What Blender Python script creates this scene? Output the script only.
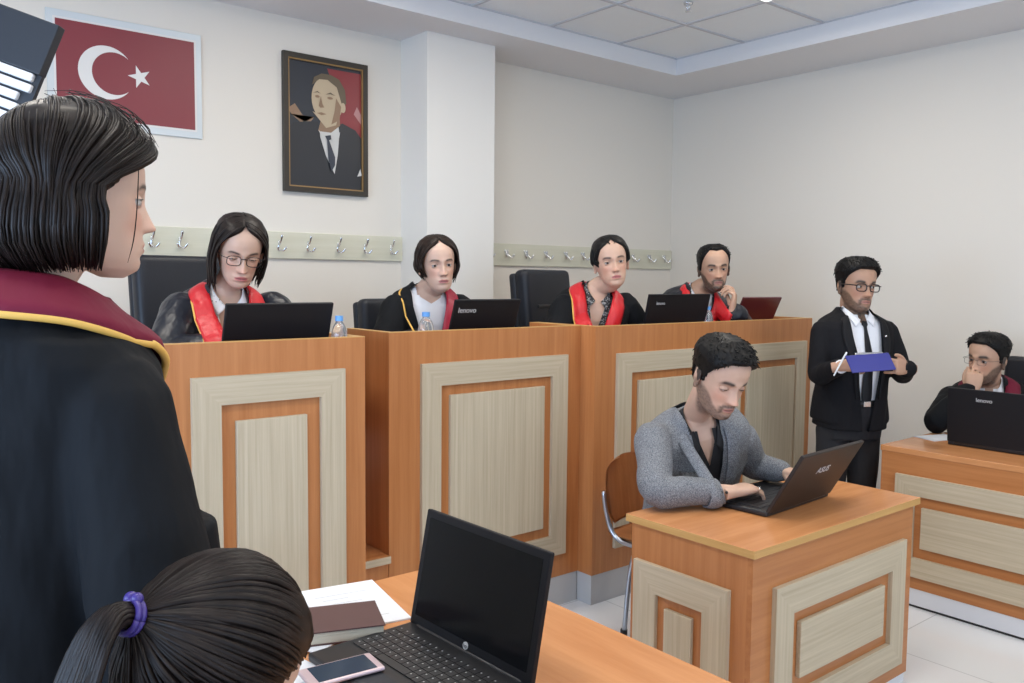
import bpy, bmesh, math, random
import numpy as np
from mathutils import Vector, Matrix, noise
from mathutils.bvhtree import BVHTree

random.seed(7)
for o in list(bpy.data.objects):
    bpy.data.objects.remove(o)
SC = bpy.context.scene
COL = SC.collection
V = Vector
PI = math.pi
rad = math.radians

# ------------------------------------------------------------------ camera, world, lights, exposure
cam_d = bpy.data.cameras.new('camera')
cam_d.sensor_width = 36
cam_d.lens = 851 * 36 / 1024
cam_d.clip_start = 0.05
cam = bpy.data.objects.new('camera', cam_d)
COL.objects.link(cam)
_a, _p, _r = .8855, .0732, .0095
_R0 = Matrix(((1, 0, 0), (0, -math.sin(_p), -math.cos(_p)), (0, math.cos(_p), -math.sin(_p))))
_R1 = Matrix(((math.cos(_r), -math.sin(_r), 0), (math.sin(_r), math.cos(_r), 0), (0, 0, 1)))
_W = Matrix(((math.sin(_a), -math.cos(_a), 0), (math.cos(_a), math.sin(_a), 0), (0, 0, 1)))
_RR = _R1 @ _R0 @ _W
_B = Matrix((_RR[0], -_RR[1], -_RR[2])).transposed().to_4x4()
cam.matrix_world = Matrix.Translation((0, 0, 1.6)) @ _B
SC.camera = cam

SC.view_settings.view_transform = 'Standard'
SC.view_settings.look = 'None'
SC.view_settings.exposure = 0.0
SC.view_settings.gamma = 1.0
SC.view_settings.use_curve_mapping = False

wd = bpy.data.worlds.new('world')
SC.world = wd
wd.use_nodes = True
wd.node_tree.nodes['Background'].inputs[0].default_value = (.75, .85, 1, 1)
wd.node_tree.nodes['Background'].inputs[1].default_value = .35

def area_light(name, loc, target, sx, sy, power, color):
    l = bpy.data.lights.new(name, 'AREA')
    l.shape = 'RECTANGLE'; l.size = sx; l.size_y = sy; l.energy = power; l.color = color
    o = bpy.data.objects.new(name, l)
    COL.objects.link(o)
    o.location = loc
    o.rotation_euler = (V(target) - V(loc)).to_track_quat('-Z', 'Y').to_euler()
    return o

# daylight through the windows of the two walls behind the photographer
area_light('window_light', (-2.35, 1.2, 1.65), (3, 2.2, 1.45), 4.2, 1.3, 92, (.52, .71, 1)).data.spread = 2.2
area_light('window_light', (1.6, -3.3, 1.65), (3.0, 3, 1.45), 4.6, 1.3, 42, (.58, .75, 1)).data.spread = 2.2
# fluorescent fittings of the suspended ceiling
CEIL_LAMPS = [(4.0, 2.7), (2.15, 3.25), (2.15, 1.45), (4.0, .3), (.3, 3.25), (.3, 1.45), (2.15, -.6), (.3, -.6)]
for i, (x, y) in enumerate(CEIL_LAMPS):
    area_light('ceiling_lamp_light', (x, y, 3.165), (x, y, 0), .56, .56, 13.5, (1, .92, .80))

# ------------------------------------------------------------------ materials
def new_mat(name):
    m = bpy.data.materials.new(name)
    m.use_nodes = True
    return m, m.node_tree, m.node_tree.nodes['Principled BSDF']

def mat(name, col, rough=.5, metal=0, spec=.5, bump=None, sheen=0, alpha=None, trans=0, emit=None, coat=0, sss=0):
    m, t, b = new_mat(name)
    b.inputs['Base Color'].default_value = (*col, 1)
    b.inputs['Roughness'].default_value = rough
    b.inputs['Metallic'].default_value = metal
    b.inputs['Specular IOR Level'].default_value = spec
    b.inputs['Sheen Weight'].default_value = sheen
    b.inputs['Coat Weight'].default_value = coat
    b.inputs['Transmission Weight'].default_value = trans
    if emit:
        b.inputs['Emission Color'].default_value = (*emit[0], 1)
        b.inputs['Emission Strength'].default_value = emit[1]
    if sss:
        b.inputs['Subsurface Weight'].default_value = sss
        b.inputs['Subsurface Radius'].default_value = (.012, .005, .003)
    if bump:
        sc, st, dist = bump
        tc = t.nodes.new('ShaderNodeTexCoord')
        mp = t.nodes.new('ShaderNodeMapping')
        mp.inputs['Scale'].default_value = sc
        n = t.nodes.new('ShaderNodeTexNoise'); n.inputs['Scale'].default_value = 1
        n.inputs['Detail'].default_value = 3
        bp = t.nodes.new('ShaderNodeBump')
        bp.inputs['Strength'].default_value = st; bp.inputs['Distance'].default_value = dist
        t.links.new(tc.outputs['Object'], mp.inputs[0]); t.links.new(mp.outputs[0], n.inputs[0])
        t.links.new(n.outputs[0], bp.inputs['Height']); t.links.new(bp.outputs[0], b.inputs['Normal'])
    return m

def wood(name, c1, c2, scale, rough=.35, contrast=.5, spec=.4):
    """veneer: two tones mixed by a noise stretched along the grain"""
    m, t, b = new_mat(name)
    tc = t.nodes.new('ShaderNodeTexCoord')
    mp = t.nodes.new('ShaderNodeMapping'); mp.inputs['Scale'].default_value = scale
    n = t.nodes.new('ShaderNodeTexNoise'); n.inputs['Scale'].default_value = 1
    n.inputs['Detail'].default_value = 6; n.inputs['Roughness'].default_value = .65
    n.inputs['Distortion'].default_value = .25
    r = t.nodes.new('ShaderNodeValToRGB')
    r.color_ramp.elements[0].position = .5 - contrast / 2; r.color_ramp.elements[0].color = (*c1, 1)
    r.color_ramp.elements[1].position = .5 + contrast / 2; r.color_ramp.elements[1].color = (*c2, 1)
    t.links.new(tc.outputs['Object'], mp.inputs[0]); t.links.new(mp.outputs[0], n.inputs[0])
    t.links.new(n.outputs[0], r.inputs[0]); t.links.new(r.outputs[0], b.inputs['Base Color'])
    b.inputs['Roughness'].default_value = rough
    b.inputs['Specular IOR Level'].default_value = spec
    return m

OR1, OR2 = (.40, .145, .044), (.56, .24, .088)
PA1, PA2 = (.42, .345, .235), (.63, .545, .40)
M = {}
M['wood_v'] = wood('orange_veneer_upright', OR1, OR2, (28, 28, 1.1))
M['wood_x'] = wood('orange_veneer_along', OR1, OR2, (1.1, 28, 28))
M['wood_y'] = wood('orange_veneer_across', OR1, OR2, (28, 1.1, 28))
TOP1, TOP2 = (.50, .205, .075), (.66, .31, .13)
M['top_x'] = wood('orange_worktop_along', TOP1, TOP2, (1.3, 16, 16), .25)
M['top_y'] = wood('orange_worktop_across', TOP1, TOP2, (16, 1.3, 16), .25)
M['pale_v'] = wood('pale_ash_upright', PA1, PA2, (75, 75, 1.6), .5, .6)
M['pale_x'] = wood('pale_ash_along', PA1, PA2, (1.6, 75, 75), .5, .6)
M['pale_y'] = wood('pale_ash_across', PA1, PA2, (75, 1.6, 75), .5, .6)
M['banding'] = wood('edge_banding_wood', (.52, .29, .09), (.64, .38, .14), (2, 2, 60), .4)
M['rack'] = wood('pale_rack_board', (.60, .585, .46), (.68, .665, .545), (1.5, 40, 40), .5)
M['plinth'] = mat('grey_plinth', (.50, .51, .52), .4, bump=((30, 30, 30), .1, .002))
M['plinth_white'] = mat('white_plinth', (.74, .76, .80), .35)
M['wall'] = mat('cream_wall_paint', (.755, .715, .645), .6, spec=.3, bump=((90, 90, 90), .08, .002))
M['wall_white'] = mat('white_wall_paint', (.79, .775, .735), .6, spec=.3, bump=((90, 90, 90), .08, .002))
M['ceil'] = mat('soffit_paint', (.76, .76, .77), .7)
M['tile'] = mat('ceiling_tile', (.84, .87, .88), .8, bump=((120, 120, 120), .15, .002))
M['tbar'] = mat('ceiling_bar', (.56, .57, .60), .5)
M['lamp'] = mat('lamp_diffuser', (.9, .9, .9), .5, emit=((1, .98, .95), 4.5))
M['black'] = mat('black_plastic', (.012, .012, .014), .38)
M['black_lid'] = mat('black_lid', (.008, .008, .010), .5, spec=.25)
M['brown_lid'] = mat('brown_lid', (.026, .020, .018), .45, spec=.3)
M['red_lid'] = mat('dark_red_lid', (.10, .012, .018), .3)
M['screen'] = mat('dark_screen', (.004, .005, .007), .16, spec=.2)
M['key'] = mat('key_plastic', (.02, .02, .022), .4)
M['keymark'] = mat('grey_print', (.45, .45, .46), .5)
M['grey_print'] = mat('silver_lettering', (.55, .55, .56), .4)
M['chrome'] = mat('chrome', (.75, .76, .78), .18, 1)
M['steel'] = mat('grey_steel', (.42, .45, .50), .3, .9)
M['leather'] = mat('black_leather', (.009, .011, .017), .45, spec=.4, bump=((60, 60, 60), .12, .004))
M['white'] = mat('white_plastic', (.80, .82, .84), .4)
M['paper'] = mat('paper', (.74, .76, .80), .7)
M['book'] = mat('maroon_cover', (.095, .045, .043), .5)
M['pages'] = mat('page_edges', (.58, .53, .42), .7, bump=((4, 4, 400), .6, .002))
M['blue'] = mat('blue_board', (.028, .034, .24), .4)
M['cap'] = mat('blue_cap', (.12, .35, .75), .35)
M['bottle'] = mat('bottle_plastic', (.93, .96, .98), .08, trans=.85)
M['label'] = mat('bottle_label', (.55, .60, .68), .5)
M['flag_red'] = mat('flag_red', (.215, .026, .038), .45)
M['flag_white'] = mat('flag_white', (.74, .73, .71), .5)
M['flag_edge'] = mat('flag_border', (.62, .67, .69), .35)
M['frame'] = mat('dark_frame', (.028, .022, .016), .4)
M['gold'] = mat('gold_fillet', (.33, .21, .09), .4, .6)
M['slat'] = mat('white_slat', (.80, .81, .83), .45)
M['dark_panel'] = mat('dark_panel', (.018, .021, .028), .5)

FB = ((14, 14, 5), .5, .02)
M['robe'] = mat('black_robe_cloth', (.008, .009, .011), .75, spec=.14, bump=FB)
M['robe_satin'] = mat('black_satin', (.007, .009, .016), .36, spec=.4, bump=((9, 9, 3.5), .6, .03))
M['suit'] = mat('black_suit_cloth', (.010, .010, .012), .8, spec=.14, bump=FB)
M['suit_lapel'] = mat('black_lapel', (.009, .009, .011), .7, spec=.2)
M['red_satin'] = mat('red_satin', (.60, .015, .022), .38, bump=((12, 12, 4), .6, .02))
M['maroon'] = mat('maroon_cloth', (.16, .007, .028), .7, spec=.3, bump=FB)
M['crimson'] = mat('crimson_satin', (.40, .016, .045), .4, bump=FB)
M['trim'] = mat('yellow_trim', (.78, .46, .10), .55)
M['green'] = mat('dark_green_satin', (.01, .10, .06), .5)
M['shirt'] = mat('white_shirt', (.78, .79, .83), .65, bump=FB)
M['shirt_black'] = mat('black_shirt', (.012, .012, .014), .8, bump=FB)
M['tie'] = mat('black_tie', (.014, .015, .020), .5)
M['tie_red'] = mat('dark_red_tie', (.16, .012, .025), .5)
M['trouser'] = mat('black_trousers', (.010, .010, .013), .8, bump=FB)
M['jeans'] = mat('grey_jeans', (.10, .13, .18), .8)
M['shoe'] = mat('black_shoe', (.012, .012, .013), .35)
M['specs'] = mat('dark_spectacle_frame', (.02, .012, .012), .3)
M['specs_thin'] = mat('thin_spectacle_frame', (.10, .09, .08), .3, .8)
M['lens'] = mat('spectacle_lens', (1, 1, 1), .02, trans=1)
M['lens'].node_tree.nodes['Principled BSDF'].inputs['IOR'].default_value = 1.03
M['eye_w'] = mat('eye_white', (.50, .46, .43), .3)
M['iris'] = mat('iris', (.035, .018, .010), .2)
M['tie_purple'] = mat('purple_hair_tie', (.05, .03, .20), .4)
M['ring'] = mat('silver_ring', (.8, .8, .82), .15, 1)
M['phone_rim'] = mat('pink_phone_rim', (.66, .52, .55), .3, .3)
M['phone_scr'] = mat('phone_screen', (.035, .055, .085), .12)

def hair_mat(name, col, rough=.48):
    m, t, b = new_mat(name)
    tc = t.nodes.new('ShaderNodeTexCoord')
    n = t.nodes.new('ShaderNodeTexNoise'); n.inputs['Scale'].default_value = 45; n.inputs['Detail'].default_value = 3
    r = t.nodes.new('ShaderNodeValToRGB')
    r.color_ramp.elements[0].position = .3; r.color_ramp.elements[0].color = (col[0] * .6, col[1] * .6, col[2] * .6, 1)
    r.color_ramp.elements[1].position = .75; r.color_ramp.elements[1].color = (col[0] * 1.5, col[1] * 1.5, col[2] * 1.5, 1)
    t.links.new(tc.outputs['Object'], n.inputs[0]); t.links.new(n.outputs[0], r.inputs[0])
    t.links.new(r.outputs[0], b.inputs['Base Color'])
    b.inputs['Roughness'].default_value = rough
    b.inputs['Specular IOR Level'].default_value = .20
    return m
M['hair_black'] = hair_mat('black_hair', (.007, .0065, .0065))
M['hair_brown'] = hair_mat('dark_brown_hair', (.019, .011, .008))
M['hair_deep'] = hair_mat('deep_brown_hair', (.013, .0085, .007), .42)

def tweed():
    m, t, b = new_mat('grey_tweed')
    tc = t.nodes.new('ShaderNodeTexCoord')
    n = t.nodes.new('ShaderNodeTexNoise'); n.inputs['Scale'].default_value = 260; n.inputs['Detail'].default_value = 2
    n2 = t.nodes.new('ShaderNodeTexNoise'); n2.inputs['Scale'].default_value = 9
    r = t.nodes.new('ShaderNodeValToRGB')
    r.color_ramp.elements[0].position = .35; r.color_ramp.elements[0].color = (.105, .112, .125, 1)
    r.color_ramp.elements[1].position = .65; r.color_ramp.elements[1].color = (.27, .28, .30, 1)
    bp = t.nodes.new('ShaderNodeBump'); bp.inputs['Strength'].default_value = .5; bp.inputs['Distance'].default_value = .02
    t.links.new(tc.outputs['Object'], n.inputs[0]); t.links.new(n.outputs[0], r.inputs[0])
    t.links.new(tc.outputs['Object'], n2.inputs[0]); t.links.new(n2.outputs[0], bp.inputs['Height'])
    t.links.new(r.outputs[0], b.inputs['Base Color']); t.links.new(bp.outputs[0], b.inputs['Normal'])
    b.inputs['Roughness'].default_value = .9; b.inputs['Specular IOR Level'].default_value = .25
    return m
M['tweed'] = tweed()

def print_cloth(name, c1, c2, scale, pos=.5):
    m, t, b = new_mat(name)
    tc = t.nodes.new('ShaderNodeTexCoord')
    n = t.nodes.new('ShaderNodeTexVoronoi'); n.inputs['Scale'].default_value = scale
    r = t.nodes.new('ShaderNodeValToRGB'); r.color_ramp.interpolation = 'CONSTANT'
    r.color_ramp.elements[0].position = 0; r.color_ramp.elements[0].color = (*c1, 1)
    r.color_ramp.elements[1].position = pos; r.color_ramp.elements[1].color = (*c2, 1)
    t.links.new(tc.outputs['Object'], n.inputs[0]); t.links.new(n.outputs['Distance'], r.inputs[0])
    t.links.new(r.outputs[0], b.inputs['Base Color'])
    b.inputs['Roughness'].default_value = .7
    return m
M['blouse_dots'] = print_cloth('dotted_white_blouse', (.05, .04, .06), (.78, .78, .80), 60, .17)
M['blouse_print'] = print_cloth('black_and_white_blouse', (.30, .30, .30), (.025, .025, .028), 110, .42)

def skin_mat(name, rough=.5):
    m, t, b = new_mat(name)
    a = t.nodes.new('ShaderNodeAttribute'); a.attribute_name = 'tone'
    t.links.new(a.outputs['Color'], b.inputs['Base Color'])
    b.inputs['Roughness'].default_value = rough
    b.inputs['Subsurface Weight'].default_value = .12
    b.inputs['Subsurface Radius'].default_value = (.012, .005, .003)
    b.inputs['Subsurface Scale'].default_value = 1
    return m
M['skin'] = skin_mat('skin')

def floor_mat():
    m, t, b = new_mat('white_floor_tile')
    tc = t.nodes.new('ShaderNodeTexCoord')
    br = t.nodes.new('ShaderNodeTexBrick')
    br.offset = 0; br.inputs['Scale'].default_value = 1
    br.inputs['Brick Width'].default_value = .6; br.inputs['Row Height'].default_value = .6
    br.inputs['Mortar Size'].default_value = .003
    br.inputs['Color1'].default_value = (.72, .74, .76, 1); br.inputs['Color2'].default_value = (.74, .75, .77, 1)
    br.inputs['Mortar'].default_value = (.50, .52, .54, 1)
    t.links.new(tc.outputs['Object'], br.inputs[0]); t.links.new(br.outputs[0], b.inputs['Base Color'])
    b.inputs['Roughness'].default_value = .14
    return m
M['floor'] = floor_mat()

# ------------------------------------------------------------------ object helpers
def link(name, me, mats=None, parent=None, smooth=False, loc=None):
    if mats is not None:
        if not isinstance(mats, (list, tuple)): mats = [mats]
        if len(me.materials): me.materials.clear()
        for m in mats: me.materials.append(m)
    if smooth:
        me.polygons.foreach_set('use_smooth', [True] * len(me.polygons))
    o = bpy.data.objects.new(name, me)
    COL.objects.link(o)
    if parent: o.parent = parent
    if loc: o.location = loc
    return o

def obj(name, bm, mats, parent=None, smooth=False, loc=None):
    me = bpy.data.meshes.new(name)
    bm.normal_update()
    bm.to_mesh(me); bm.free()
    return link(name, me, mats, parent, smooth, loc)

def thing(name, label, cat, loc=(0, 0, 0), rz=0, group=None):
    o = bpy.data.objects.new(name, None)
    o.empty_display_size = .1
    COL.objects.link(o)
    o.location = loc; o.rotation_euler = (0, 0, rz)
    return tag(o, label, cat, group)

def tag(o, label, cat, group=None):
    o['label'] = label; o['category'] = cat
    if group: o['group'] = group
    return o

def struct(name, bm, m, loc=None):
    o = obj(name, bm, m, loc=loc); o['kind'] = 'structure'; return o

def box(bm, a, b, mi=0, bev=0):
    a, b = V(a), V(b)
    r = bmesh.ops.create_cube(bm, size=1)
    for v in r['verts']:
        v.co = V([(a[i] + b[i]) / 2 + v.co[i] * (b[i] - a[i]) for i in range(3)])
    fs = list({f for v in r['verts'] for f in v.link_faces})
    for f in fs: f.material_index = mi
    if bev:
        es = list({e for f in fs for e in f.edges})
        g = bmesh.ops.bevel(bm, geom=es, offset=bev, segments=3, affect='EDGES', profile=.5)
        for f in g['faces']: f.material_index = mi
    return r['verts']

def mbox(bm, a, b, mtx, mi=0, bev=0):
    t = bmesh.new(); box(t, a, b, mi, bev)
    bmesh.ops.transform(t, matrix=mtx, verts=t.verts)
    merge(bm, t)

def merge(bm, t):
    me = bpy.data.meshes.new('tmp'); t.to_mesh(me); t.free()
    bm.from_mesh(me); bpy.data.meshes.remove(me)

def prism(bm, pts, d, mi=0):
    """closed prism: polygon pts (3-D) pushed along d"""
    n = len(pts)
    lo = [bm.verts.new(V(p)) for p in pts]; hi = [bm.verts.new(V(p) + V(d)) for p in pts]
    fs = [bm.faces.new(lo[::-1]), bm.faces.new(hi)]
    for i in range(n):
        fs.append(bm.faces.new((lo[i], lo[(i + 1) % n], hi[(i + 1) % n], hi[i])))
    for f in fs: f.material_index = mi
    bmesh.ops.recalc_face_normals(bm, faces=fs)

def catmull(pts, n):
    """pts: list of equal-length tuples -> n samples per span"""
    P = np.array(pts, float)
    if len(P) < 3:
        return [P[0] + (P[-1] - P[0]) * k / n for k in range(n + 1)]
    P = np.vstack([2 * P[0] - P[1], P, 2 * P[-1] - P[-2]])
    out = []
    for i in range(1, len(P) - 2):
        a, b, c, d = P[i - 1], P[i], P[i + 1], P[i + 2]
        for k in range(n):
            t = k / n
            out.append(.5 * ((2 * b) + (c - a) * t + (2 * a - 5 * b + 4 * c - d) * t * t + (3 * b - a - 3 * c + d) * t ** 3))
    out.append(P[-2])
    return out

def tube(bm, pts, seg=8, n=4, mi=0, flat=1.0, round_ends=True):
    """pts: (x,y,z,r) ; a smooth tapered tube with rounded ends"""
    S = catmull(pts, n) if n > 1 else [np.array(p, float) for p in pts]
    if round_ends:
        for end in (0, 1):
            if end: S = S[::-1]
            p, q = S[0], S[1]; d = p[:3] - q[:3]; L = np.linalg.norm(d) or 1; d = d / L; r = p[3]
            S = [np.array([*(p[:3] + d * r * .92), r * .35]), np.array([*(p[:3] + d * r * .6), r * .78])] + list(S)
            if end: S = S[::-1]
    rings = []
    up = None
    for i, s in enumerate(S):
        a = V(S[max(i - 1, 0)][:3]); b = V(S[min(i + 1, len(S) - 1)][:3])
        t = (b - a)
        t = t.normalized() if t.length > 1e-9 else V((0, 0, 1))
        if up is None:
            up = t.orthogonal().normalized()
        up = (up - t * up.dot(t))
        up = up.normalized() if up.length > 1e-6 else t.orthogonal().normalized()
        sd = t.cross(up)
        c = V(s[:3])
        rings.append([bm.verts.new(c + (up * math.cos(2 * PI * k / seg) + sd * math.sin(2 * PI * k / seg) * flat) * s[3]) for k in range(seg)])
    for i in range(len(rings) - 1):
        for k in range(seg):
            f = bm.faces.new((rings[i][k], rings[i][(k + 1) % seg], rings[i + 1][(k + 1) % seg], rings[i + 1][k]))
            f.material_index = mi
    for rg in (rings[0][::-1], rings[-1]):
        f = bm.faces.new(rg); f.material_index = mi

def loft(bm, rings, seg=40):
    """rings: (centre, axisA, axisB, exponent)"""
    R = []
    for c, A, B, p in rings:
        row = []
        for k in range(seg):
            t = 2 * PI * k / seg
            ca, sa = math.cos(t), math.sin(t)
            x = math.copysign(abs(ca) ** (2 / p), ca); y = math.copysign(abs(sa) ** (2 / p), sa)
            row.append(bm.verts.new(V(c) + V(A) * x + V(B) * y))
        R.append(row)
    for i in range(len(R) - 1):
        for k in range(seg):
            bm.faces.new((R[i][k], R[i][(k + 1) % seg], R[i + 1][(k + 1) % seg], R[i + 1][k]))
    bm.faces.new(R[0][::-1]); bm.faces.new(R[-1])

def ball(bm, c, r, mtx=None, u=20, v=14, mi=0):
    t = bmesh.new()
    bmesh.ops.create_uvsphere(t, u_segments=u, v_segments=v, radius=1)
    r = V(r) if hasattr(r, '__len__') else V((r, r, r))
    for x in t.verts: x.co = V((x.co[0] * r[0], x.co[1] * r[1], x.co[2] * r[2])) + V(c)
    for f in t.faces: f.material_index = mi
    if mtx: bmesh.ops.transform(t, matrix=mtx, verts=t.verts)
    merge(bm, t)

def remesh(bm, vox, smooth=3):
    me = bpy.data.meshes.new('tmp')
    bmesh.ops.recalc_face_normals(bm, faces=bm.faces)
    bm.to_mesh(me); bm.free()
    o = bpy.data.objects.new('tmp', me); COL.objects.link(o)
    r = o.modifiers.new('r', 'REMESH'); r.mode = 'VOXEL'; r.voxel_size = vox; r.use_smooth_shade = True
    if smooth:
        s = o.modifiers.new('s', 'SMOOTH'); s.factor = .5; s.iterations = smooth
    dg = bpy.context.evaluated_depsgraph_get()
    out = bpy.data.meshes.new_from_object(o.evaluated_get(dg))
    bpy.data.objects.remove(o); bpy.data.meshes.remove(me)
    out.polygons.foreach_set('use_smooth', [True] * len(out.polygons))
    return out

def coords(me):
    a = np.empty(len(me.vertices) * 3, np.float32); me.vertices.foreach_get('co', a); return a.reshape(-1, 3).astype(float)
def normals(me):
    a = np.empty(len(me.vertices) * 3, np.float32); me.vertices.foreach_get('normal', a); return a.reshape(-1, 3).astype(float)
def setco(me, c):
    me.vertices.foreach_set('co', c.astype(np.float32).ravel()); me.update()

def folds(me, amp, sx=13, sz=3.2, seed=0):
    """cloth folds: ridges that run mostly downward, pushed along the normals"""
    c = coords(me); n = normals(me)
    d = np.array([noise.noise(V((p[0] * sx + seed, p[1] * sx, p[2] * sz))) + .45 * noise.noise(V((p[0] * 26 + seed, p[1] * 26, p[2] * 13 + 5))) for p in c])
    setco(me, c + n * (d * amp)[:, None])

def ss(x, a, b):
    t = np.clip((x - a) / (b - a), 0, 1); return t * t * (3 - 2 * t)
def gs(x, m, s): return np.exp(-((x - m) / s) ** 2 / 2)

# ------------------------------------------------------------------ heads
HZ = [-.118, -.113, -.100, -.085, -.068, -.048, -.022, 0, .022, .047, .070, .090, .107, .119, .126]
HF = [.062, .076, .084, .0855, .086, .0865, .087, .087, .090, .090, .084, .071, .051, .028, .004]
HB = [.030, .012, -.004, -.022, -.040, -.058, -.082, -.094, -.102, -.106, -.104, -.095, -.076, -.052, -.026]
HW = [.016, .029, .042, .051, .0575, .063, .0685, .072, .0745, .077, .0765, .070, .057, .036, .012]

def head_pt(phi, z, off=0.0):
    f = np.interp(z, HZ, HF); b = np.interp(z, HZ, HB); w = np.interp(z, HZ, HW)
    yc = max(b + .35 * (f - b), -.014) if z < .1 else (f + b) / 2
    s, c = math.sin(phi), math.cos(phi)
    p = 2.25
    x = math.copysign(abs(s) ** (2 / p), s) * (w + off)
    y = math.copysign(abs(c) ** (2 / p), c) * ((f - yc) if c > 0 else (yc - b))
    y += off * c
    return V((x, yc + y, z + (off * .8 * ss(z, .06, .12))))

def head_grid(bm, nz=30, nt=48, offs=None, zmin=-.118, mtx=None):
    zs = [zmin + (.126 - zmin) * (1 - (1 - i / (nz - 1)) ** 1.6) for i in range(nz)]
    R = []
    for z in zs:
        row = []
        for k in range(nt):
            ph = -PI + 2 * PI * k / nt
            o = offs(ph, z) if offs else 0
            p = head_pt(ph, z, o)
            row.append(bm.verts.new(mtx @ p if mtx else p))
        R.append(row)
    for i in range(nz - 1):
        for k in range(nt):
            bm.faces.new((R[i][k], R[i][(k + 1) % nt], R[i + 1][(k + 1) % nt], R[i + 1][k]))
    bm.faces.new(R[0][::-1]); bm.faces.new(R[-1])

def head_matrix(c, fwd, s=1.12, roll=0):
    f = V(fwd).normalized()
    x = f.cross(V((0, 0, 1))).normalized()
    u = x.cross(f)
    m = Matrix((x, f, u)).transposed().to_4x4()
    return Matrix.Translation(c) @ m @ Matrix.Rotation(roll, 4, 'Y') @ Matrix.Scale(s, 4)

def add_head(bm, H):
    head_grid(bm, mtx=H)
    for sx in (-1, 1):          # ears
        E = H @ Matrix.Translation((sx * .078, -.014, -.006)) @ Matrix.Rotation(sx * rad(-18), 4, 'Z') @ Matrix.Rotation(rad(-10), 4, 'X')
        ball(bm, (0, 0, 0), (.0065, .019, .031), E)
        ball(bm, (sx * .002, -.009, .006), (.009, .009, .024), E)
        ball(bm, (0, .006, -.024), (.007, .010, .011), E)

def shape_face(P, male):
    x, y, z = P[:, 0], P[:, 1], P[:, 2]
    ax = np.abs(x)
    fr = ss(y, .02, .05)
    d = np.zeros(len(P))
    d -= .0105 * gs(ax, .031, .0145) * gs(z, .001, .0105)
    d -= .004 * gs(ax, .015, .006) * gs(z, .004, .009)
    d += (.0048 if male else .0028) * gs(ax, .028, .018) * gs(z, .021, .006)
    d += .004 * gs(x, 0, .01) * gs(z, .014, .01)
    # nose
    t = np.clip((.012 - z) / .048, 0, 1)
    rise = (.004 + .021 * t ** 1.2) * ss(z, -.049, -.039) * ss(-z, -.024, -.004)
    d += rise * gs(x, 0, (.0062 if male else .0054) + (.0045 if male else .0034) * t)
    d += (.0080 if male else .0055) * gs(ax, .0120 if male else .0105, .0050) * gs(z, -.0385, .0060)
    d += .0035 * gs(ax, .047, .016) * gs(z, -.022, .016)
    # mouth
    d += .0055 * gs(x, 0, .024) * gs(z, -.067, .013)
    d += .0032 * gs(x, 0, .018) * gs(z, -.0635, .0036)
    d += .0042 * gs(x, 0, .016) * gs(z, -.0745, .0042)
    d -= .0040 * gs(x, 0, .013) * gs(z, -.069, .0020)
    d -= .0035 * gs(x, 0, .02) * gs(z, -.084, .005)
    d += (.006 if male else .004) * gs(x, 0, .017) * gs(z, -.101, .012)
    d -= .003 * gs(ax, .045, .012) * gs(z, -.055, .018)
    Q = P.copy(); Q[:, 1] += d * fr
    return Q

SKINS = {'light': (.60, .39, .29), 'pale': (.62, .42, .325), 'tan': (.46, .27, .18), 'olive': (.52, .32, .22)}

def face_tone(P, tone, male, beard, lip, browc, hairc, hairline, brow=1.0):
    x, y, z = P[:, 0], P[:, 1], P[:, 2]
    ax = np.abs(x)
    base = np.array(tone)
    C = np.tile(base, (len(P), 1))
    fr = ss(y, .03, .06)
    def mix(col, k):
        nonlocal C
        C = C * (1 - k[:, None]) + np.array(col) * k[:, None]
    mix(base * np.array((1.12, .80, .74)), .5 * fr * gs(ax, .042, .016) * gs(z, -.03, .018))
    mix(base * np.array((1.08, .82, .78)), .5 * fr * gs(x, 0, .012) * gs(z, -.036, .01))
    mix(base * np.array((.80, .66, .62)), .55 * fr * gs(ax, .031, .016) * gs(z, -.009, .006))
    mix(base * .45, .8 * fr * gs(ax, .0085, .0028) * gs(z, -.0455, .0026))
    if beard:
        den, colr = beard
        n = np.array([noise.noise(V(p * 160)) for p in P]) * .25 + .85
        cheek = np.interp(ax, [0, .025, .045, .058, .075], [-.080, -.078, -.058, -.03, .0])
        jaw = ss(cheek - z, 0, .012) * ss(z, -.155, -.125) * ss(y, -.03, -.012)
        mus = gs(z, -.0565, .0042) * ss(.030 - ax, 0, .006) * fr
        side = gs(ax, .027, .005) * ss(-z, .055, .062) * ss(z, -.095, -.08) * fr
        chin = gs(x, 0, .022) * ss(-z, .086, .094) * ss(y, .0, .03)
        k = np.clip(np.maximum(jaw * den[0], np.maximum(mus * den[1], np.maximum(side * den[1], chin * den[1]))), 0, 1) * n
        mix(colr, np.clip(k, 0, 1))
    lipk = fr * ss(1 - (x / .0250) ** 2 - ((z + .0690 - .0012 * gs(ax, .006, .004)) / .0092) ** 2, 0, .35) * (.85 if male else 1)
    mix(lip, np.clip(lipk, 0, 1))
    mix(np.array(lip) * .35, fr * ss(.022 - ax, 0, .008) * gs(z, -.0690, .0014))
    bz = .0205 + .004 * gs(ax, .036, .012) - .004 * ss(ax, .042, .056)
    bk = fr * ss(ax, .010, .022) * ss(.056 - ax, 0, .012) * gs(z, bz, .0034 * brow)
    mix(browc, np.clip(bk * 1.15, 0, .95))
    # scalp under the hair
    ph = np.degrees(np.abs(np.arctan2(x, y + .014)))
    line = np.interp(ph, *hairline)
    inside = ss(z - line, .0, .006) * (z > -.08) * (ax < .090)
    mix(hairc, inside * .95)
    return C

def set_tone(me, C):
    a = me.color_attributes.new('tone', 'FLOAT_COLOR', 'POINT')
    a.data.foreach_set('color', np.hstack([C, np.ones((len(C), 1))]).astype(np.float32).ravel())

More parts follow.
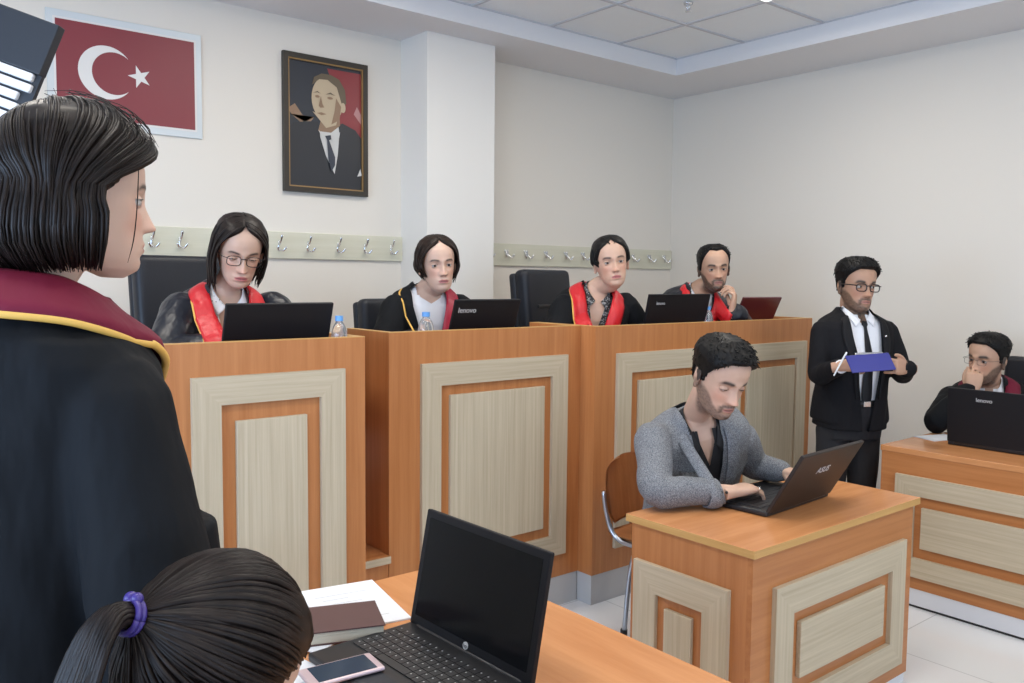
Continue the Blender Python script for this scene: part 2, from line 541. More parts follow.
def add_eyes(parent, H, look=(0, 1, 0), base=V((0, 0, 0)), tone=(.6, .4, .3), closed=.35):
    L = V(look).normalized()
    q = V((0, 1, 0)).rotation_difference(L).to_matrix().to_4x4()
    for sx in (-1, 1):
        c = V((sx * .0315, .0660, .0005))
        bm = bmesh.new()
        T = Matrix.Translation(-base) @ H @ Matrix.Translation(c)
        ball(bm, (0, 0, 0), .0118, T, 20, 14)
        # iris: small spherical cap
        t = bmesh.new()
        bmesh.ops.create_uvsphere(t, u_segments=20, v_segments=24, radius=.0121)
        for v in [v for v in t.verts if v.co.z < .0101]: t.verts.remove(v)
        bmesh.ops.transform(t, matrix=T @ q @ Matrix.Rotation(-PI / 2, 4, 'X'), verts=t.verts)
        for f in t.faces: f.material_index = 1
        merge(bm, t)
        e = obj('eye', bm, [M['eye_w'], M['iris']], parent, True)
        # lids
        bm = bmesh.new()
        for up, tilt in ((1, (closed - .12) * 1.35), (-1, .27 if closed > .2 else .18)):
            t = bmesh.new()
            bmesh.ops.create_uvsphere(t, u_segments=24, v_segments=24, radius=.0131)
            for v in t.verts: v.co.x *= 1.28
            for v in [v for v in t.verts if v.co.z * up < .0131 * math.sin(tilt)]: 
                t.verts.remove(v)
            bmesh.ops.transform(t, matrix=T @ Matrix.Rotation(rad(5) * sx, 4, 'Y'), verts=t.verts)
            merge(bm, t)
        lid = obj('eyelid', bm, None, e, True)
        set_tone(lid.data, np.tile(np.array(tone) * .92, (len(lid.data.vertices), 1)))
        lid.data.materials.append(M['skin'])
        # lash line
        bm = bmesh.new()
        pts = []
        for k in range(9):
            a = rad(-62 + 124 * k / 8)
            tl = (closed - .12) * 1.35
            p = V((math.sin(a) * .0165, math.cos(a) * .0136, .0131 * math.sin(tl) - .0022 * (abs(k - 4) / 4) ** 2))
            pts.append((*(T @ p), .0008))
        tube(bm, pts, 5, 1)
        obj('eyelash', bm, M['specs'], e, True)

# ------------------------------------------------------------------ hair
MALE_LINE = ([0, 25, 40, 52, 62, 72, 79, 84, 96, 110, 122, 140, 180], [.080, .079, .070, .058, .046, .024, -.012, -.014, .016, .016, -.020, -.058, -.066])
RECEDE_LINE = ([0, 15, 30, 45, 58, 68, 78, 84, 96, 110, 122, 140, 180], [.094, .098, .099, .076, .050, .026, -.008, -.012, .016, .016, -.018, -.055, -.062])
FEM_LINE = ([0, 9, 22, 38, 53, 65, 75, 85, 96, 112, 130, 180], [.106, .092, .080, .066, .050, .030, .008, -.012, .0, .0, -.05, -.07])
def male_hair(parent, H, base, m, top=.018, side=.006, line=MALE_LINE, seed=0, tuft=420, quiff=.0):
    def off(ph, z):
        a = abs(math.degrees(ph))
        ln = float(np.interp(a, *line))
        k = float(ss(z - ln, -.003, .009))
        t = side + (top - side) * float(ss(z, .03, .085))
        t += quiff * float(ss(z, .05, .085)) * max(0, math.cos(ph)) 
        t *= 1 + .16 * noise.noise(V((math.cos(ph) * 14 + seed, math.sin(ph) * 14, z * 90)))
        return -.015 + (t + .015) * k
    bm = bmesh.new()
    head_grid(bm, 54, 110, off, -.075, Matrix.Translation(-base) @ H)
    rnd = random.Random(seed + 1)
    T = Matrix.Translation(-base) @ H
    for i in range(tuft):
        ph = rnd.uniform(-PI, PI); z = rnd.uniform(-.02, .122) if i % 3 else rnd.uniform(.07, .124)
        ln = float(np.interp(abs(math.degrees(ph)), *line))
        if z < ln + .007: continue
        o = off(ph, z)
        p = head_pt(ph, z, o - .002)
        nrm = (p - V((0, -.01, .03))).normalized()
        fwd = V((math.sin(ph) * .2, .8, .0)) if z > .07 else V((0, -.25, -.9))
        d = (fwd + nrm * (.28 if z > .07 else .12) + V((rnd.uniform(-.4, .4), rnd.uniform(-.3, .3), rnd.uniform(-.2, .2)))).normalized()
        L = rnd.uniform(.009, .018) * (1 if z > .06 else .5)
        q = p + d * L * .6 + nrm * .001; r = p + d * L - V((0, 0, .002))
        tube(bm, [(*(T @ p), .0022), (*(T @ q), .0018), (*(T @ r), .0004)], 5, 1, round_ends=False)
    return obj('hair', bm, m, parent, True)

EC, ER = V((0, -.010, .028)), V((.0790, .1020, .1000))
def epos(d, off):
    d = V(d).normalized()
    return EC + V((d.x * (ER.x + off), d.y * (ER.y + off), d.z * (ER.z + off)))

def locks_obj(name, parent, T, paths, m, r=.006, seg=6, flat=.5, jit=.15, seed=0, n=4):
    rnd = random.Random(seed)
    bm = bmesh.new()
    for P in paths:
        k = len(P)
        rr = r * rnd.uniform(.7, 1.25)
        pts = []
        for i, p in enumerate(P):
            t = i / (k - 1)
            w = rr * (.55 + .45 * math.sin(PI * min(t * 1.3, 1) / 1.0 * .5)) * (1 - .75 * max(0, t - .75) / .25)
            pts.append((*(T @ V(p)), w * T.median_scale))
        tube(bm, pts, seg, n, flat=flat, round_ends=False)
    return obj(name, bm, m, parent, True)

def slerp(a, b, t):
    a, b = V(a).normalized(), V(b).normalized()
    w = a.angle(b)
    if w < 1e-4: return a
    return (a * math.sin((1 - t) * w) + b * math.sin(t * w)) / math.sin(w)

def under_shell(bm, T, line, t=.008, zmin=-.10):
    def off(ph, z):
        ln = float(np.interp(abs(math.degrees(ph)), *line))
        return -.015 + (t + .015) * float(ss(z - ln, -.003, .010))
    head_grid(bm, 46, 90, off, zmin, T)

# ------------------------------------------------------------------ hands
def add_hand(bm, wrist, along, back, side, curl=(20, 25, 20), s=1.08, thumb=(.8, .55, -.25), spread=5, curls=None, thumbcurl=20):
    """along: forearm -> fingers; back: direction the back of the hand faces; side +1 puts the thumb on +x"""
    y = V(along).normalized(); z = V(back); z = (z - y * z.dot(y)).normalized(); x = y.cross(z)
    T = Matrix.Translation(wrist) @ Matrix((x, y, z)).transposed().to_4x4() @ Matrix.Scale(s, 4)
    def P(p, r): return (*(T @ V(p)), r * s)
    g = side
    ring = []
    for yy, hw, th, zz in ((-.05, .026, .021, 0), (-.02, .0255, .020, 0), (.0, .028, .019, 0), (.03, .036, .0175, 0), (.06, .041, .0155, .001), (.082, .040, .0125, .001), (.092, .034, .008, 0)):
        ring.append((T @ V((g * .001, yy, zz)), (T.to_3x3() @ V((hw, 0, 0))), (T.to_3x3() @ V((0, 0, th))), 2.5))
    loft(bm, ring, 24)
    tips = []
    F = [(.0295, .084, (.041, .026, .021), .0088), (.010, .089, (.045, .029, .022), .0090), (-.0095, .086, (.042, .027, .022), .0086), (-.0285, .078, (.033, .020, .019), .0076)]
    for i, (fx, fy, L, r) in enumerate(F):
        c = curls[i] if curls else curl
        a = 0
        sp = rad((1.5 - i) * spread) * g
        p = V((g * fx, fy - .014, 0)); pts = [P(p, r * 1.05)]
        p = V((g * fx, fy, -.001)); pts.append(P(p, r * 1.08))
        for j, l in enumerate(L):
            a += rad(c[j])
            d = V((math.sin(sp) * math.cos(a), math.cos(sp) * math.cos(a), -math.sin(a)))
            if j < 2:
                pts.append(P(p + d * l * .5, r * (1 - .09 * j) * .93))
            p = p + d * l
            pts.append(P(p, r * (1, .93, .84, .74)[j + 1] * (1.03 if j < 2 else 1)))
        tips.append(p)
        tube(bm, pts, 12, 3)
    tv = V((g * thumb[0], thumb[1], thumb[2])).normalized()
    p = V((g * .018, .012, -.006)); pts = [P(p, .0135)]
    d = tv
    ax = V((0, 0, 1)) * g
    for j, (l, r) in enumerate(((.040, .0125), (.032, .0102), (.025, .0080))):
        p = p + d * l; pts.append(P(p, r))
        d = Matrix.Rotation(rad(thumbcurl) * g, 3, 'Z') @ d
    tube(bm, pts, 12, 3)
    return T, tips

# ------------------------------------------------------------------ people
class Torso:
    """local frame at the middle of the shoulder line: x to the subject's right, y forward, z up the spine"""
    def __init__(s, shR, shL, hip, k=1.08, neck_up=.075, belly=1.0):
        s.shR, s.shL, s.hip, s.k = V(shR), V(shL), V(hip), k
        s.mid = (s.shR + s.shL) / 2
        s.up = (s.mid - s.hip).normalized()
        x = (s.shR - s.shL); s.hw = x.length / 2
        x = (x - s.up * x.dot(s.up)).normalized()
        s.x = x; s.y = s.up.cross(x)
        s.M = Matrix.Translation(s.mid) @ Matrix((s.x, s.y, s.up)).transposed().to_4x4()
        s.len = (s.mid - s.hip).length
        s.belly = belly
    def P(s, x, y, z): return s.M @ V((x, y, z))
    def rings(s, g=0, z0=None, flare=0):
        W = s.hw; k = s.k
        L = s.len if z0 is None else z0
        rows = [(.085, .060, .060, -.018), (.062, .080, .070, -.020), (.042, W * .66, .082, -.018), (.020, W * .90, .094, -.012), (-.01, W * 1.02, .102, -.006),
                (-.06, W * 1.02, .112, .004), (-.14, W * .95, .120 * s.belly, .012), (-.26, W * .86, .116 * s.belly, .012), (-.38, W * .84, .120 * s.belly, .010), (-.50, W * .90, .128 * s.belly, .0), (-.60, W * .92, .13, -.005)]
        out = []
        for z, a, b, yo in rows:
            if -z > L: break
            fl = flare * max(0, -z - .05)
            out.append((s.P(0, yo * k, z * k), s.x * (a + g + fl), s.y * (b * k + g + fl * .8), 2.3))
        return out

def limb(bm, pts, seg=18, n=5):
    tube(bm, pts, seg, n)

def surf_y(bvh, T, x, z, default=.1):
    o = T.P(x, .6, z)
    h = bvh.ray_cast(o, -T.y)
    if h[0] is None: return default
    return (T.M.inverted() @ h[0]).y

def band(T, bvh, keys, base, off=.006, sides=(1, -1), n=8, cols=6, bulge=.008, thick=.004, zproj=.03):
    """collar / lapel / stole. keys: (inner xyz, outer xyz) from the nape to the hem"""
    bm = bmesh.new()
    for s in sides:
        I = catmull([k[0] for k in keys], n); O = catmull([k[1] for k in keys], n)
        rows = []
        for i, (a, b) in enumerate(zip(I, O)):
            row = []
            for c in range(cols + 1):
                t = c / cols
                p = a * (1 - t) + b * t
                x, y, z = p
                lift = bulge * math.sin(PI * t)
                if y > .035 or z < -.02:
                    sy = surf_y(bvh, T, s * x, z, y)
                    w = float(ss(zproj - z, 0, .05))
                    y = max(y, sy + off) * (1 - w) + (sy + off) * w
                    y += lift
                else:
                    z += lift
                row.append(bm.verts.new(T.P(s * x, y, z) - base))
            rows.append(row)
        for i in range(len(rows) - 1):
            for c in range(cols):
                f = (rows[i][c], rows[i][c + 1], rows[i + 1][c + 1], rows[i + 1][c])
                bm.faces.new(f if s > 0 else f[::-1])
    bmesh.ops.remove_doubles(bm, verts=bm.verts, dist=.0004)
    bmesh.ops.solidify(bm, geom=list(bm.faces), thickness=-thick)
    return bm

def band_edge(T, bvh, keys, base, r=.004, off=.011, sides=(1, -1), n=8, pick=1, zproj=.03):
    bm = bmesh.new()
    for s in sides:
        O = catmull([k[pick] for k in keys], n)
        pts = []
        for x, y, z in O:
            if y > .035 or z < -.02:
                sy = surf_y(bvh, T, s * x, z, y)
                w = float(ss(zproj - z, 0, .05))
                y = max(y, sy + off) * (1 - w) + (sy + off) * w
            pts.append((*(T.P(s * x, y, z) - base), r))
        tube(bm, pts, 8, 1)
    return bm

def cut_v(me, T, base, zb, wt, z_top=.12, ybehind=0.0):
    """open the front of a garment: half width grows from 0 at zb to wt at the neck"""
    inv = T.M.inverted()
    bm = bmesh.new(); bm.from_mesh(me)
    M3 = T.M.to_3x3()
    for sg in (1, -1):
        for pt, nr in ((V((0, 0, zb)), V((max(.02 - zb, .025), 0, -wt * sg))), (V((wt * sg, 0, 0)), V((1, 0, 0)))):
            nr = V((nr.x * (1 if nr.z == 0 else 1), 0, nr.z))
            if abs(nr.z) > 0: nr = V(((max(.02 - zb, .025)) * sg, 0, -wt))
            bmesh.ops.bisect_plane(bm, geom=list(bm.verts) + list(bm.edges) + list(bm.faces), plane_co=T.M @ pt - base, plane_no=M3 @ nr.normalized())
    kill = []
    for f in bm.faces:
        p = inv @ (f.calc_center_median() + base)
        w = wt * min(1, (p.z - zb) / max(.02 - zb, .025)) if p.z > zb else -1
        if p.y > ybehind and abs(p.x) < w: kill.append(f)
        elif p.z > .056 * T.k and abs(p.x) < .066 and abs(p.y) < .12: kill.append(f)
    bmesh.ops.delete(bm, geom=kill, context='FACES')
    bm.to_mesh(me); bm.free()

STOLE = [((0, -.078, .078), (0, -.135, .040)), ((.052, -.056, .082), (.085, -.108, .046)), ((.078, -.005, .080), (.142, -.020, .052)),
         ((.076, .050, .058), (.146, .055, .030)), ((.060, .090, -.010), (.135, .10, -.04)), ((.040, .12, -.11), (.118, .12, -.13)), ((.020, .13, -.24), (.100, .12, -.25)), ((.010, .13, -.40), (.090, .12, -.40))]
LAPEL = [((0, -.072, .070), (0, -.098, .052)), ((.050, -.052, .072), (.070, -.078, .052)), ((.070, -.005, .066), (.096, -.012, .050)),
         ((.070, .050, .042), (.104, .058, .022)), ((.056, .090, -.020), (.108, .09, -.035)), ((.036, .11, -.12), (.085, .11, -.13)), ((.018, .13, -.24), (.040, .12, -.25)), ((.004, .13, -.33), (.010, .12, -.335))]
SHIRTC = [((0, -.060, .100), (0, -.082, .062)), ((.045, -.042, .100), (.062, -.060, .062)), ((.060, .0, .092), (.076, .004, .055)), ((.048, .052, .066), (.066, .068, .034)), ((.016, .075, .034), (.050, .090, .0))]

def person(label, base, H, T, tone, arms, hands=(), face=None, vox=.0034, neck=.053, male=True, look=(0, 1, 0), closed=.35, hairline=MALE_LINE, hairc=(.012, .010, .010), legs=None):
    """the body as one continuous surface: head, neck, trunk, arms and hands"""
    base = V(base)
    bm = bmesh.new()
    add_head(bm, H)
    s = H.median_scale
    nb = T.P(0, -.018, .03)
    limb(bm, [(*(H @ V((0, -.030, -.030))), neck * 1.02 * s / 1.1), (*(H @ V((0, -.036, -.085))), neck * s / 1.1), (*(T.P(0, -.020, .075)), neck * 1.02), (*(T.P(0, -.015, -.02)), neck * 1.25)], 22)
    loft(bm, T.rings(-.012), 36)
    for A in arms:
        limb(bm, [(*a, r) for a, r in zip(A, (.048, .044, .036, .026))] if len(A) == 4 else [(*A[0], .046), (*((V(A[0]) * .5 + V(A[1]) * .5)), .042), (*A[1], .036), (*((V(A[1]) * .55 + V(A[2]) * .45)), .034), (*A[2], .025)])
    for h in hands: add_hand(bm, **h)
    if legs:
        for Lg in legs: limb(bm, Lg)
    me = remesh(bm, vox, 3)
    P = coords(me)
    Hi = np.array(H.inverted())
    Q = P @ Hi[:3, :3].T + Hi[:3, 3]
    near = (np.abs(Q[:, 0]) < .1) & (Q[:, 2] > -.125) & (Q[:, 2] < .14) & (Q[:, 1] > .0) & (Q[:, 1] < .125)
    F = Q.copy(); F[near] = shape_face(Q[near], male)
    Hm = np.array(H)
    # keep hands that happen to be near the face untouched: only displace points that lie on the head surface
    sy = np.interp(Q[:, 2], HZ, HF)
    ok = near & (Q[:, 1] < sy + .006)
    F[~ok] = Q[~ok]
    P2 = F @ Hm[:3, :3].T + Hm[:3, 3]
    setco(me, P2 - np.array(base))
    C = np.tile(np.array(tone, float), (len(P), 1))
    hd = (Q[:, 2] > -.16) & (np.abs(Q[:, 0]) < .1) & (np.abs(Q[:, 1]) < .125) & (Q[:, 2] < .14) & ((Q[:, 1] < sy + .006) | (Q[:, 2] < -.118))
    fc = dict(beard=None, lip=(.42, .16, .14), browc=(.03, .02, .016), brow=1.0 if male else .78)
    fc.update(face or {})
    C[hd] = face_tone(Q[hd], tone, male, fc['beard'], fc['lip'], fc['browc'], hairc, hairline, fc['brow'])
    n = np.array([noise.noise(V(p * 40)) for p in P[::1]]) * .05 + 1
    C *= n[:, None]
    set_tone(me, C)
    me.materials.clear(); me.materials.append(M['skin'])
    o = bpy.data.objects.new('person', me); COL.objects.link(o); o.location = base
    tag(o, label, 'person')
    add_eyes(o, H, look, base, tone, closed)
    return o

def garment(name, parent, base, T, m, g=.012, sleeves=(), extra=(), vox=.007, amp=.005, v=None, smooth=3, seed=0, z0=None, flare=0, sx=13, sz=3.2):
    bm = bmesh.new()
    loft(bm, T.rings(g, z0, flare), 44)
    for S in sleeves: limb(bm, S, 22, 5)
    for e in extra: e(bm)
    me = remesh(bm, vox, smooth)
    if amp: folds(me, amp, sx, sz, seed)
    c = coords(me)
    bvh = BVHTree.FromPolygons([V(p) for p in c], [tuple(p.vertices) for p in me.polygons])
    setco(me, c - np.array(base))
    if v: cut_v(me, T, V(base), *v)
    o = link(name, me, m, parent, True)
    return o, bvh

def sleeve(A, B, C, r0=.068, r1=.058, r2=.048, cap=None):
    A, B, C = V(A), V(B), V(C)
    return [(*A, r0), (*(A * .5 + B * .5), (r0 + r1) / 2 + .002), (*B, r1 + .003), (*(B * .5 + C * .5), (r1 + r2) / 2), (*C, r2)]

def tie_bm(T, bvh, base, L=.36, w=.028, off=.006, z0=.03):
    bm = bmesh.new()
    prof = [(z0, .014), (z0 - .02, .017), (z0 - .035, .009), (z0 - .12, .017), (z0 - L * .7, w), (z0 - L, w * 1.05), (z0 - L - .03, .003)]
    rows = []
    for z, hw in catmull(prof, 4):
        hw = max(hw, .002)
        row = []
        for t in (-1, -.5, 0, .5, 1):
            y = surf_y(bvh, T, t * hw, z, .1) + off + .006 * (1 - t * t)
            if z > z0 - .04: y += .006 * (1 - t * t)
            row.append(bm.verts.new(T.P(t * hw, y, z) - base))
        rows.append(row)
    for i in range(len(rows) - 1):
        for c in range(4):
            bm.faces.new((rows[i][c], rows[i + 1][c], rows[i + 1][c + 1], rows[i][c + 1]))
    bmesh.ops.solidify(bm, geom=list(bm.faces), thickness=.004)
    bmesh.ops.recalc_face_normals(bm, faces=bm.faces)
    return bm

def spectacles(parent, H, base, m, r=.0016, w=.024, h=.017, temple=True, half=False):
    T = Matrix.Translation(-base) @ H
    bm = bmesh.new()
    s = T.median_scale
    lens = []
    for sx in (-1, 1):
        pts = []; ring = []
        for k in range(25):
            a = 2 * PI * k / 24
            ca, sa = math.cos(a), math.sin(a)
            x = math.copysign(abs(ca) ** .62, ca) * w; z = math.copysign(abs(sa) ** .62, sa) * h
            p = V((sx * .0335 + x, .0925 - .10 * max(0, abs(sx * .0335 + x) - .03), z - .003))
            ring.append(T @ p)
            pts.append((*(T @ p), (r if (not half or sa > -.1) else r * .4) * s))
        tube(bm, pts, 6, 1, round_ends=False)
        lens.append(ring[:-1])
        if temple:
            pts = [V((sx * .0565, .089, .006)), V((sx * .0735, .075, .007)), V((sx * .0815, .02, .008)), V((sx * .083, -.014, .010)), V((sx * .081, -.028, -.004))]
            tube(bm, [(*(T @ p), r * s) for p in pts], 6, 3)
    tube(bm, [(*(T @ V(p)), r * s) for p in ((-.0105, .0925, .004), (0, .096, .007), (.0105, .0925, .004))], 6, 3)
    g = obj('glasses', bm, m, parent, True)
    return g

# ================================================================== THE ROOM
RX, BY, HS = 5.58, 4.735, 3.10
LX, FY = -2.5, -3.5
bm = bmesh.new(); box(bm, (LX, FY, -.1), (RX, BY, 0)); struct('floor', bm, M['floor'])
bm = bmesh.new(); box(bm, (LX - .1, BY, 0), (RX + .1, BY + .1, 3.4)); struct('wall_back', bm, M['wall'])
bm = bmesh.new(); box(bm, (RX, FY, 0), (RX + .1, BY, 3.4)); struct('wall_right', bm, M['wall'])
bm = bmesh.new(); box(bm, (2.936, 4.433, .45), (3.46, BY, HS)); o = struct('wall_column', bm, M['wall_white'])
# walls with windows behind the photographer
def window_wall(name, horiz, pos, a0, a1, openings):
    bm = bmesh.new()
    def b(u0, u1, z0, z1):
        if horiz: box(bm, (u0, pos - .1, z0), (u1, pos, z1))
        else: box(bm, (pos - .1, u0, z0), (pos, u1, z1))
    u = a0
    for (p, q) in openings:
        b(u, p, 0, 3.4); b(p, q, 0, .9); b(p, q, 2.6, 3.4); u = q
    b(u, a1, 0, 3.4)
    struct(name, bm, M['wall'])
window_wall('wall_front', True, FY, LX, RX, [(-1.0, 1.2), (1.8, 4.2)])
window_wall('wall_left', False, LX, FY, BY, [(-1.0, 1.1), (1.5, 3.5)])
k = 0
for (hz, pos, p, q) in ((1, FY, -1.0, 1.2), (1, FY, 1.8, 4.2), (0, LX, -1.0, 1.1), (0, LX, 1.5, 3.5)):
    k += 1
    bm = bmesh.new()
    for (u0, u1, z0, z1) in ((p, p + .06, .9, 2.6), (q - .06, q, .9, 2.6), (p, q, .9, .96), (p, q, 2.54, 2.6), ((p + q) / 2 - .03, (p + q) / 2 + .03, .9, 2.6)):
        if hz: box(bm, (u0, pos - .08, z0), (u1, pos - .02, z1))
        else: box(bm, (pos - .08, u0, z0), (pos - .02, u1, z1))
    struct('window_%d' % k, bm, M['white'])
# ceiling: lowered border and a raised grid of tiles with lamps
SX, SY = 4.95, 4.18
X0c, Y0c = SX - 11 * .62, SY - 12 * .59
bm = bmesh.new()
box(bm, (SX, FY, HS), (RX, BY, HS + .12)); box(bm, (LX, SY, HS), (SX, BY, HS + .12))
box(bm, (LX, FY, HS), (X0c, SY, HS + .12)); box(bm, (X0c, FY, HS), (SX, Y0c, HS + .12))
struct('ceiling_border', bm, M['ceil'])
bm = bmesh.new(); box(bm, (X0c, Y0c, HS + .12), (SX, SY, HS + .2)); struct('ceiling', bm, M['tile'])
bm = bmesh.new()
for i in range(12):
    x = SX - .62 * i
    box(bm, (x - .011, Y0c, HS + .113), (x + .011, SY, HS + .121))
for j in range(13):
    y = SY - .59 * j - .0
    box(bm, (X0c, y - .011, HS + .1125), (SX, y + .011, HS + .1215))
struct('trim_1', bm, M['tbar'])

lampo = None
for i, (x, y) in enumerate(CEIL_LAMPS):
    cx = SX - .62 * (round((SX - x) / .62 - .5) + .5); cy = SY - .59 * (round((SY - y) / .59 - .5) + .5)
    nm = ['ceiling_light']
    t = thing('ceiling_light', 'square fluorescent ceiling panel at the top edge of the photo' if i == 0 else 'square fluorescent ceiling panel outside the photo frame', 'ceiling light', (cx, cy, HS + .11), 0, 'ceiling light panels' if i else None)
    bm = bmesh.new(); box(bm, (-.27, -.27, -.006), (.27, .27, .002)); obj('diffuser', bm, M['lamp'], t)
    bm = bmesh.new()
    for a, b in (((-.295, -.28), (.295, -.268)), ((-.295, .268), (.295, .28)), ((-.295, -.268), (-.27, .268)), ((.27, -.268), (.295, .268))):
        box(bm, (a[0], a[1], -.008), (b[0], b[1], .002))
    obj('frame', bm, M['white'], t)
# sprinkler
bm = bmesh.new()
tube(bm, [(0, 0, 0, .028), (0, 0, -.008, .026)], 16, 1, round_ends=False)
tube(bm, [(0, 0, -.005, .008), (0, 0, -.03, .007)], 10, 1)
for k in range(2):
    tube(bm, [(.007 * (1, -1)[k], 0, -.008, .003), (.018 * (1, -1)[k], 0, -.028, .003), (0, 0, -.045, .003)], 6, 3)
tube(bm, [(0, 0, -.046, .017), (0, 0, -.049, .017)], 14, 1, round_ends=False)
tag(obj('ceiling_sprinkler', bm, M['chrome'], None, True, (3.998, 3.30, HS + .113)), 'small round metal sprinkler head on a ceiling tile near the top edge', 'sprinkler')

# ------------------------------------------------------------------ dais
bm = bmesh.new()
box(bm, (.2, 3.06, 0), (4.78, BY, .45)); struct('floor_dais', bm, M['wood_x'])
bm = bmesh.new()
box(bm, (1.615, 2.985, .42), (1.80, 3.06, .45), 1); box(bm, (1.615, 3.0, 0), (1.80, 3.06, .42), 0); box(bm, (1.615, 2.978, .422), (1.80, 2.985, .451), 2)
struct('trim_step', bm, [M['wood_v'], M['wood_x'], M['pale_x']])

# ------------------------------------------------------------------ desks with framed panels
def framed(parent, org, U, N, u0, u1, v0, v1, w, panels, gap=.05, t=.018, mats=None):
    """mitred pale frame and raised centre panel(s) on a face; org at floor, U along, N outward"""
    org, U, N = V(org), V(U), V(N); Z = V((0, 0, 1))
    def P(u, v): return org + U * u + Z * v
    bm = bmesh.new()
    hi = 1
    for q, mi in ((((u0, v0), (u1, v0), (u1 - w, v0 + w), (u0 + w, v0 + w)), 1), (((u0, v1), (u0 + w, v1 - w), (u1 - w, v1 - w), (u1, v1)), 1),
                  (((u0, v0), (u0 + w, v0 + w), (u0 + w, v1 - w), (u0, v1)), 0), (((u1, v0), (u1, v1), (u1 - w, v1 - w), (u1 - w, v0 + w)), 0)):
        prism(bm, [P(*c) for c in q], N * t, mi)
    obj('panel_frame', bm, [mats[0], mats[1]], parent)
    for (a, b, c, d) in panels:
        bm = bmesh.new()
        prism(bm, [P(a, c), P(b, c), P(b, d), P(a, d)], N * t, 0)
        es = [e for e in bm.edges]
        bmesh.ops.bevel(bm, geom=es, offset=.002, segments=1, affect='EDGES')
        obj('centre_panel', bm, mats[2], parent)

def bench(label, x0, x1, yf, yb, panels, frame, group='judges bench modules', plinth=True):
    t = thing('judges_bench', label, 'bench', (x0, yf, 0), 0, group)
    W = x1 - x0; D = yb - yf; h = 1.375; pz = .15 if plinth else 0
    bm = bmesh.new(); box(bm, (0, 0, pz), (W, .03, h)); obj('front_board', bm, M['wood_v'], t)
    for xx in (0, W - .03):
        bm = bmesh.new(); box(bm, (xx, .03, pz), (xx + .03, D, h - (.0 if xx == 0 else .0))); obj('side_board', bm, M['wood_v'], t)
    bm = bmesh.new(); box(bm, (.03, .03, 1.235), (W - .03, D, 1.262)); obj('worktop', bm, M['top_x'], t)
    bm = bmesh.new(); box(bm, (0, 0, h), (W, .03, h + .003)); box(bm, (0, .03, h), (.03, D, h + .003)); box(bm, (W - .03, .03, h), (W, D, h + .003))
    obj('edge_strip', bm, M['banding'], t)
    bm = bmesh.new()
    box(bm, (.002, .004, 0), (W - .002, .028, pz)); box(bm, (.004, .028, 0), (.028, D, pz)); box(bm, (W - .028, .028, 0), (W - .004, D, pz))
    obj('plinth', bm, M['plinth'], t)
    framed(t, (0, 0, 0), (1, 0, 0), (0, -1, 0), frame[0] - x0, frame[1] - x0, frame[2], frame[3], frame[4],
           [(a - x0, b - x0, c, d) for a, b, c, d in panels], mats=(M['pale_v'], M['pale_x'], M['pale_v']))
    return t
bench('leftmost orange bench module, narrow pale panel, behind the standing woman in robe', .80, 1.608, 2.85, 3.36, [(1.10, 1.362, .40, 1.105)], (.95, 1.516, .26, 1.262, .098))
bench('middle orange bench module with one pale framed panel and grey plinth', 1.807, 2.893, 3.007, 3.36, [(2.106, 2.648, .411, 1.098)], (1.959, 2.796, .264, 1.240, .098))
bench('right long orange bench module with two pale panels behind the typist', 2.894, 4.78, 2.907, 3.36, [(3.194, 4.045, .40, 1.098), (4.105, 4.58, .40, 1.098)], (3.038, 4.705, .264, 1.240, .100))

# small clerk's desk
DX0, DX1, DY0, DY1 = 2.262, 3.372, 1.547, 2.10
t = thing('clerk_desk', 'small orange desk with pale framed panels where the typist works', 'desk', (DX0, DY0, 0))
W, D = DX1 - DX0, DY1 - DY0
bm = bmesh.new(); box(bm, (0, 0, .722), (W, D, .75), 0, .002)
bm.normal_update()
for f in bm.faces: f.material_index = 0 if abs(f.normal.z) > .7 else 1
obj('desktop', bm, [M['top_x'], M['banding']], t)
bm = bmesh.new(); box(bm, (.014, .014, .04), (W - .03, .034, .722)); obj('front_board', bm, M['wood_x'], t)
bm = bmesh.new(); box(bm, (.014, .034, .04), (.034, D - .02, .722)); obj('side_board', bm, M['wood_v'], t)
bm = bmesh.new(); box(bm, (W - .05, .034, .04), (W - .03, D - .02, .722)); obj('side_board', bm, M['wood_v'], t)
bm = bmesh.new(); box(bm, (.02, .02, 0), (W - .036, .032, .04)); box(bm, (.02, .032, 0), (.032, D - .03, .04)); box(bm, (W - .048, .032, 0), (W - .036, D - .03, .04))
obj('plinth', bm, M['plinth_white'], t)
framed(t, (0, .014, 0), (1, 0, 0), (0, -1, 0), .125, 1.005, .10, .60, .105, [(.275, .845, .255, .452)], mats=(M['pale_v'], M['pale_x'], M['pale_x']))
framed(t, (.014, 0, 0), (0, 1, 0), (-1, 0, 0), .095, .507, .10, .594, .103, [(.243, .362, .245, .452)], mats=(M['pale_v'], M['pale_y'], M['pale_v']))

